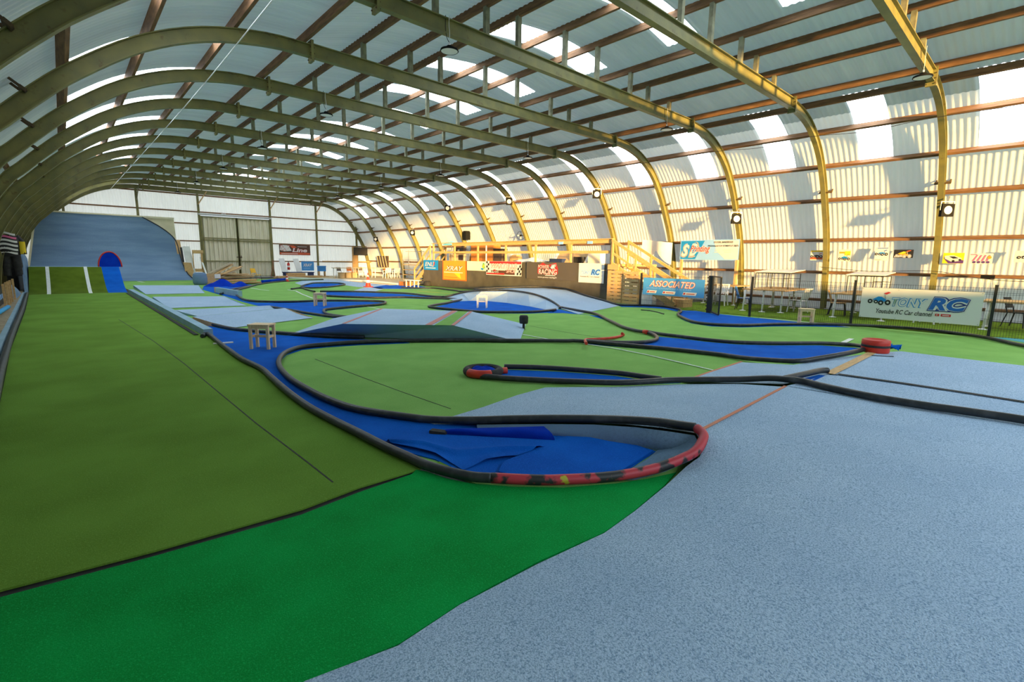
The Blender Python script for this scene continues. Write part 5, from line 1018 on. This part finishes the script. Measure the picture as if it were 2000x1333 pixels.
fe = thing('fire_extinguisher', 'red fire extinguisher between two white foam boards on the end wall', 'fire extinguisher', (14.27, 44.0, .58)); MB().lathe([(0, 0), (.10, 0), (.11, .03), (.11, .50), (.06, .60), (.035, .62)], n=16).build('cylinder', m_red, fe); MB().cyl((0, 0, .62), (0, 0, .70), .03, 8).bar((-.1, 0, .70), (.06, 0, .72), .03, .03).build('valve', m_dmetal, fe); MB().lathe([(.112, .22), (.112, .36)], n=16).build('label_band', m_white, fe)
nt_ = thing('navy_trestle', 'low navy trestle with a board top below the white foam boards', 'trestle', (14.55, 42.5, 0)); MB().box(-1.25, -.2, .38, 1.25, .2, .45).build('top', m_navy, nt_); MB().box(-1.2, -.18, 0, -.7, .18, .38).build('leg', m_navy, nt_); MB().box(.8, -.18, .1, 1.2, .18, .38).build('leg', m_navy, nt_)
tag(MB().box(13.2, 40.9, .06, 14.55, 41.4, .40).build('wooden_crate', m_wood), 'light wooden crate in front of the navy trestle', 'crate')
bx = thing('blue_bin', 'bright blue plastic bin right of the small blue banner', 'bin', (16.5, 42.5, .5)); MB().box(-.3, -.2, 0, .3, .2, .45).build('body', m_bplast, bx); MB().box(-.33, -.23, .40, .33, .23, .46).build('rim', m_bplast, bx)
for x in (-.25, .25): MB().box(x-.03, -.15, -.5, x+.03, .15, 0).build('stand', m_wood, bx)
rr = random.Random(11)
for k in range(7):
    x0 = 12.2+rr.random()*.4; L_ = 2.4+rr.random()*1.5; y = 41.9-.28*k+rr.random()*.1; z = .05+.05*(k % 3)
    tag(MB().bar((x0, y, z), (x0+L_, y+(rr.random()-.5)*.5, z+.01), .20, .05).build('floor_plank', m_wood), 'pale plank lying on the floor before the end wall, %s from the wall' % ORD[k], 'plank', 'planks on the floor before the end wall')
for k, (x, lab) in enumerate(((12.65, 'left of two dark timbers leaning against the door column'), (12.95, 'right of two dark timbers leaning against the door column'))):
    tag(MB().bar((x, 43.4, .02), (13.15-.1*k, 44.2, 1.35), .08, .06).build('leaning_timber', m_purlin), lab, 'timber', 'timbers leaning at the door column')
monobloc((9.82, 37.0, .0), R_(25), 'yellow chair standing before the sliding door', flat('yellow_plastic', (.72, .40, .02)), m_dmetal, 'chairs at the end wall', 1)
# heap of planks
rr = random.Random(4)
fan = [((6.5, 34.3, .60), (7.9, 35.2, 1.22)), ((6.7, 34.2, .52), (8.0, 35.3, 1.14)), ((6.9, 34.1, .45), (8.5, 35.2, 1.02)), ((7.0, 34.0, .40), (8.4, 35.0, .90)), ((7.1, 34.4, .38), (8.2, 35.5, .98))]
heap = list(fan)
for k in range(13):
    z = .06+.045*k; a_ = 6.6+rr.random()*.6; heap.append(((a_, 33.8+rr.random()*1.2, z), (a_+1.6+rr.random()*.9-.04*k, 33.9+rr.random()*1.4, z+.03)))
nmz = ['lowest', 'second from the bottom', 'third from the bottom', 'fourth from the bottom', 'fifth from the bottom', 'sixth from the bottom', 'seventh from the bottom', 'eighth from the bottom', 'ninth from the bottom', 'tenth from the bottom', 'eleventh from the bottom', 'twelfth from the bottom', 'topmost flat']
for k, (p, q) in enumerate(heap):
    lab = 'slanting pale board fanned on top of the timber heap, %s of five' % ORD[k] if k < 5 else 'rough board lying in the timber heap by the sliding door, %s' % nmz[k-5]
    tag(MB().bar(p, q, .24, .035).build('heap_board', m_wood if k % 3 else m_deck), lab, 'board', 'boards of the timber heap by the sliding door')
for k, (y, z) in enumerate(((32.6, .06), (32.3, .12), (32.9, .19), (32.5, .25))):
    tag(MB().bar((6.6+.15*k, y, z), (9.0-.1*k, y+.5, z), .30, .055).build('long_plank', m_wood), 'long pale plank in front of the timber heap, %s layer' % ORD[k], 'plank', 'planks in front of the timber heap')
cb = thing('pallet_block', 'small stack of drilled timber blocks left of the timber heap', 'timber blocks', (6.25, 33.2, 0)); MB().box(-.25, -.3, 0, .3, .3, .62).build('blocks', m_wood, cb)
tag(MB().box(6.50, 32.85, .36, 6.80, 32.95, .60).build('white_bucket', m_white), 'white bucket on the left side of the timber heap', 'bucket')
def mound(cx, cy, rx, ry, h, label, m):
    tag(MB().grid(lambda u, v: (cx+rx*(2*u-1), cy+ry*(2*v-1), .01+h*max(0, math.sin(u*math.pi))*max(0, math.sin(v*math.pi))*(1+.25*math.sin(9*u+4*v))), 18, 12).build('blue_carpet_fold', m), label, 'carpet')
mound(6.35, 30.9, .75, .5, .34, 'bulging fold of blue carpet left of the timber heap', m_dblue); mound(7.1, 30.2, .55, .4, .24, 'smaller fold of blue carpet in front of the timber heap', m_dblue)
tag(MB().tube([(9.3, 33.8, .09), (11.6, 36.4, .09)], .10, 12).build('blue_roll', m_dblue), 'roll of blue carpet lying at the back of the infield', 'carpet roll')
# tables and chairs at the far end
table((17.1, 38.9, .035), 2.1, .8, 'long pale table at the far end below the television', m_ply, False, .84, 'tables of the far seating corner')
table((20.6, 38.9, .035), 2.4, .8, 'long pale table at the far end beside the rack', m_ply, False, .84, 'tables of the far seating corner')
table((18.75, 40.2, .035), 1.3, .8, 'short table standing between the two long far tables', m_ply, False, .84, 'tables of the far seating corner')
m_oplast = flat('orange_brown_seat', (.50, .16, .05)); m_gplast = flat('grey_brown_seat', (.16, .12, .10))
for k, (x, y, rz, m_, lab) in enumerate(((17.0, 39.9, 0, m_gplast, 'dark grey chair behind the left long far table'), (17.9, 39.9, 0, m_oplast, 'orange chair behind the left long far table'), (18.6, 41.2, 10, m_oplast, 'orange chair behind the short far table'),
        (19.5, 41.3, -10, m_gplast, 'dark grey chair behind the short far table, below the television'), (20.2, 37.9, 180, m_wplast, 'white chair in front of the right long far table, left one'), (21.0, 37.8, 175, m_wplast, 'white chair in front of the right long far table, right one'), (21.3, 40.0, 0, m_oplast, 'orange chair behind the right long far table'))):
    monobloc((x, y, .035), R_(rz), lab, m_, m_dmetal if m_ is not m_wplast else None, 'chairs of the far seating corner', 0 if m_ is m_wplast else 1)
for k in range(3): tag(MB().box(16.6+.55*k, 39.0, .04, 17.0+.55*k, 39.4, .48).build('storage_box', m_ply), 'pale storage box under the left long far table, %s from the left' % ORD[k], 'box', 'storage boxes under the far table')
rk = thing('dark_rack', 'dark rack of bars leaning at the far right corner', 'rack', (21.3, 40.6, 0)); MB().box(-.05, -1.0, .9, .05, 1.0, 1.9).build('back_panel', m_dark, rk)
for k in range(4): MB().bar((-.08, -.9+.5*k, .9), (-.08, -.5+.5*k, 1.9), .05, .05).build('bar', m_deck, rk)

# ------------------------------------------------------------------ left side: boardwalk and clutter
bw = MB()
y = 5.2; n_ = 0
while y < 28.0:
    xr = -.85-.0185*(y-5); bw.box(-1.84, y, .02, xr, y+.145, .12+.004*((n_*7) % 3)); y += .15; n_ += 1
tag(bw.build('boardwalk', m_deck), 'weathered timber boardwalk along the left side of the straight lane', 'boardwalk')
for k, (y, lab) in enumerate(((19.4, 'nearest'), (20.4, 'second nearest'), (21.1, 'third nearest'), (21.9, 'fourth nearest'), (23.1, 'farthest'))):
    tag(MB().bar((-1.27, y, .12), (-1.27, y, .80), .09, .05).build('timber_post', m_wood), '%s short pine post on the left boardwalk' % lab, 'post', 'short pine posts on the boardwalk')
bs = Banner('sign_board', 'dark board with pale marks behind the short pine posts', 'sign', (-1.40, 18.2, .16), (0, 1, 0), 5.0, .52, k_black, wave=.004, part='board')
for k in range(5): bs.rect(k_lsky, .4+.5*k, .16, .75+.5*k, .30)
tag(MB().cyl((-1.32, 16.0, .20), (-1.20, 19.0, .20), .05, 12).build('blue_pipe', flat('pipe_blue', (0.02, .35, .75))), 'bright blue pipe lying on the left boardwalk', 'pipe')
rs = thing('racing_suit', 'black racing jersey with pink and white prints and dark trousers hanging at the left wall', 'racing suit', (-1.50, 28.4, 0))
def torso(u, v):
    a_ = 2*math.pi*u; z = 1.50+.95*v; rx = .20+.06*math.sin(v*math.pi)-(.16*max(0, v-.8)*5 if v > .8 else 0); ry = .16+.04*math.sin(v*math.pi)-(.09*max(0, v-.8)*5 if v > .8 else 0)
    return (1.35*rx*math.cos(a_), rx*math.sin(a_), z)
MB().grid(torso, 24, 12).build('jersey', k_black, rs)
for s in (-1, 1): MB().tube(catmull([(s*.22, 0, 2.30), (s*.36, -.04, 2.05), (s*.38, -.08, 1.6)], 5), [.10]*11, 10).build('sleeve', k_black, rs)
for k, (z, m_) in enumerate(((2.36, k_white), (2.22, k_pink), (2.08, k_white), (1.92, k_white), (1.76, k_white), (1.62, k_white))):
    MB().grid(lambda u, v, z=z: (1.37*(.205+.06*math.sin((z-1.5)/.95*math.pi))*math.cos(-2.5+1.7*u), (.21+.06*math.sin((z-1.5)/.95*math.pi))*math.sin(-2.5+1.7*u), z+.08*v+.04*math.sin(u*5)), 12, 2).build('print', m_, rs)
MB().grid(lambda u, v: (.37+.115*math.cos(-2.4+1.8*u), -.06+.115*math.sin(-2.4+1.8*u), 1.6+.5*v), 8, 4).build('sleeve_print', k_yellow, rs)
for s in (-1, 1): MB().tube(catmull([(s*.14, 0, 1.55), (s*.16, 0, 1.1), (s*.17, 0, .72)], 5), [.15]*6+[.12]*5, 10).build('trouser_leg', m_rubber, rs)
MB().bar((0, 0, 2.44), (-.2, 0, 2.6), .02, .02).build('hanger', m_metal, rs)
tag(MB().box(-1.83, 30.5, .02, -1.5, 37.5, 1.5).build('black_cloth_stack', m_rubber), 'black stack of covered gear along the left wall behind the racing suit', 'covered gear')
tag(MB().slab([(-1.72, 32.0, 1.45), (-1.72, 39.0, 1.45), (-1.6, 39.0, 2.6), (-1.6, 33.5, 2.4)], (.04, 0, 0)).build('brown_curtain', m_dark), 'dark brown curtain hanging on the left wall near the wall ride', 'curtain')
tag(MB().grid(lambda u, v: (-1.75+.5*u, 23.6+2.6*v, .12+.5*math.sin(u*math.pi)**.6*math.sin(v*math.pi)**.6*(1+.2*math.sin(8*v))), 8, 12).build('grey_bundle', m_greywall), 'grey bundled cloth lying behind the short pine posts', 'cloth bundle')
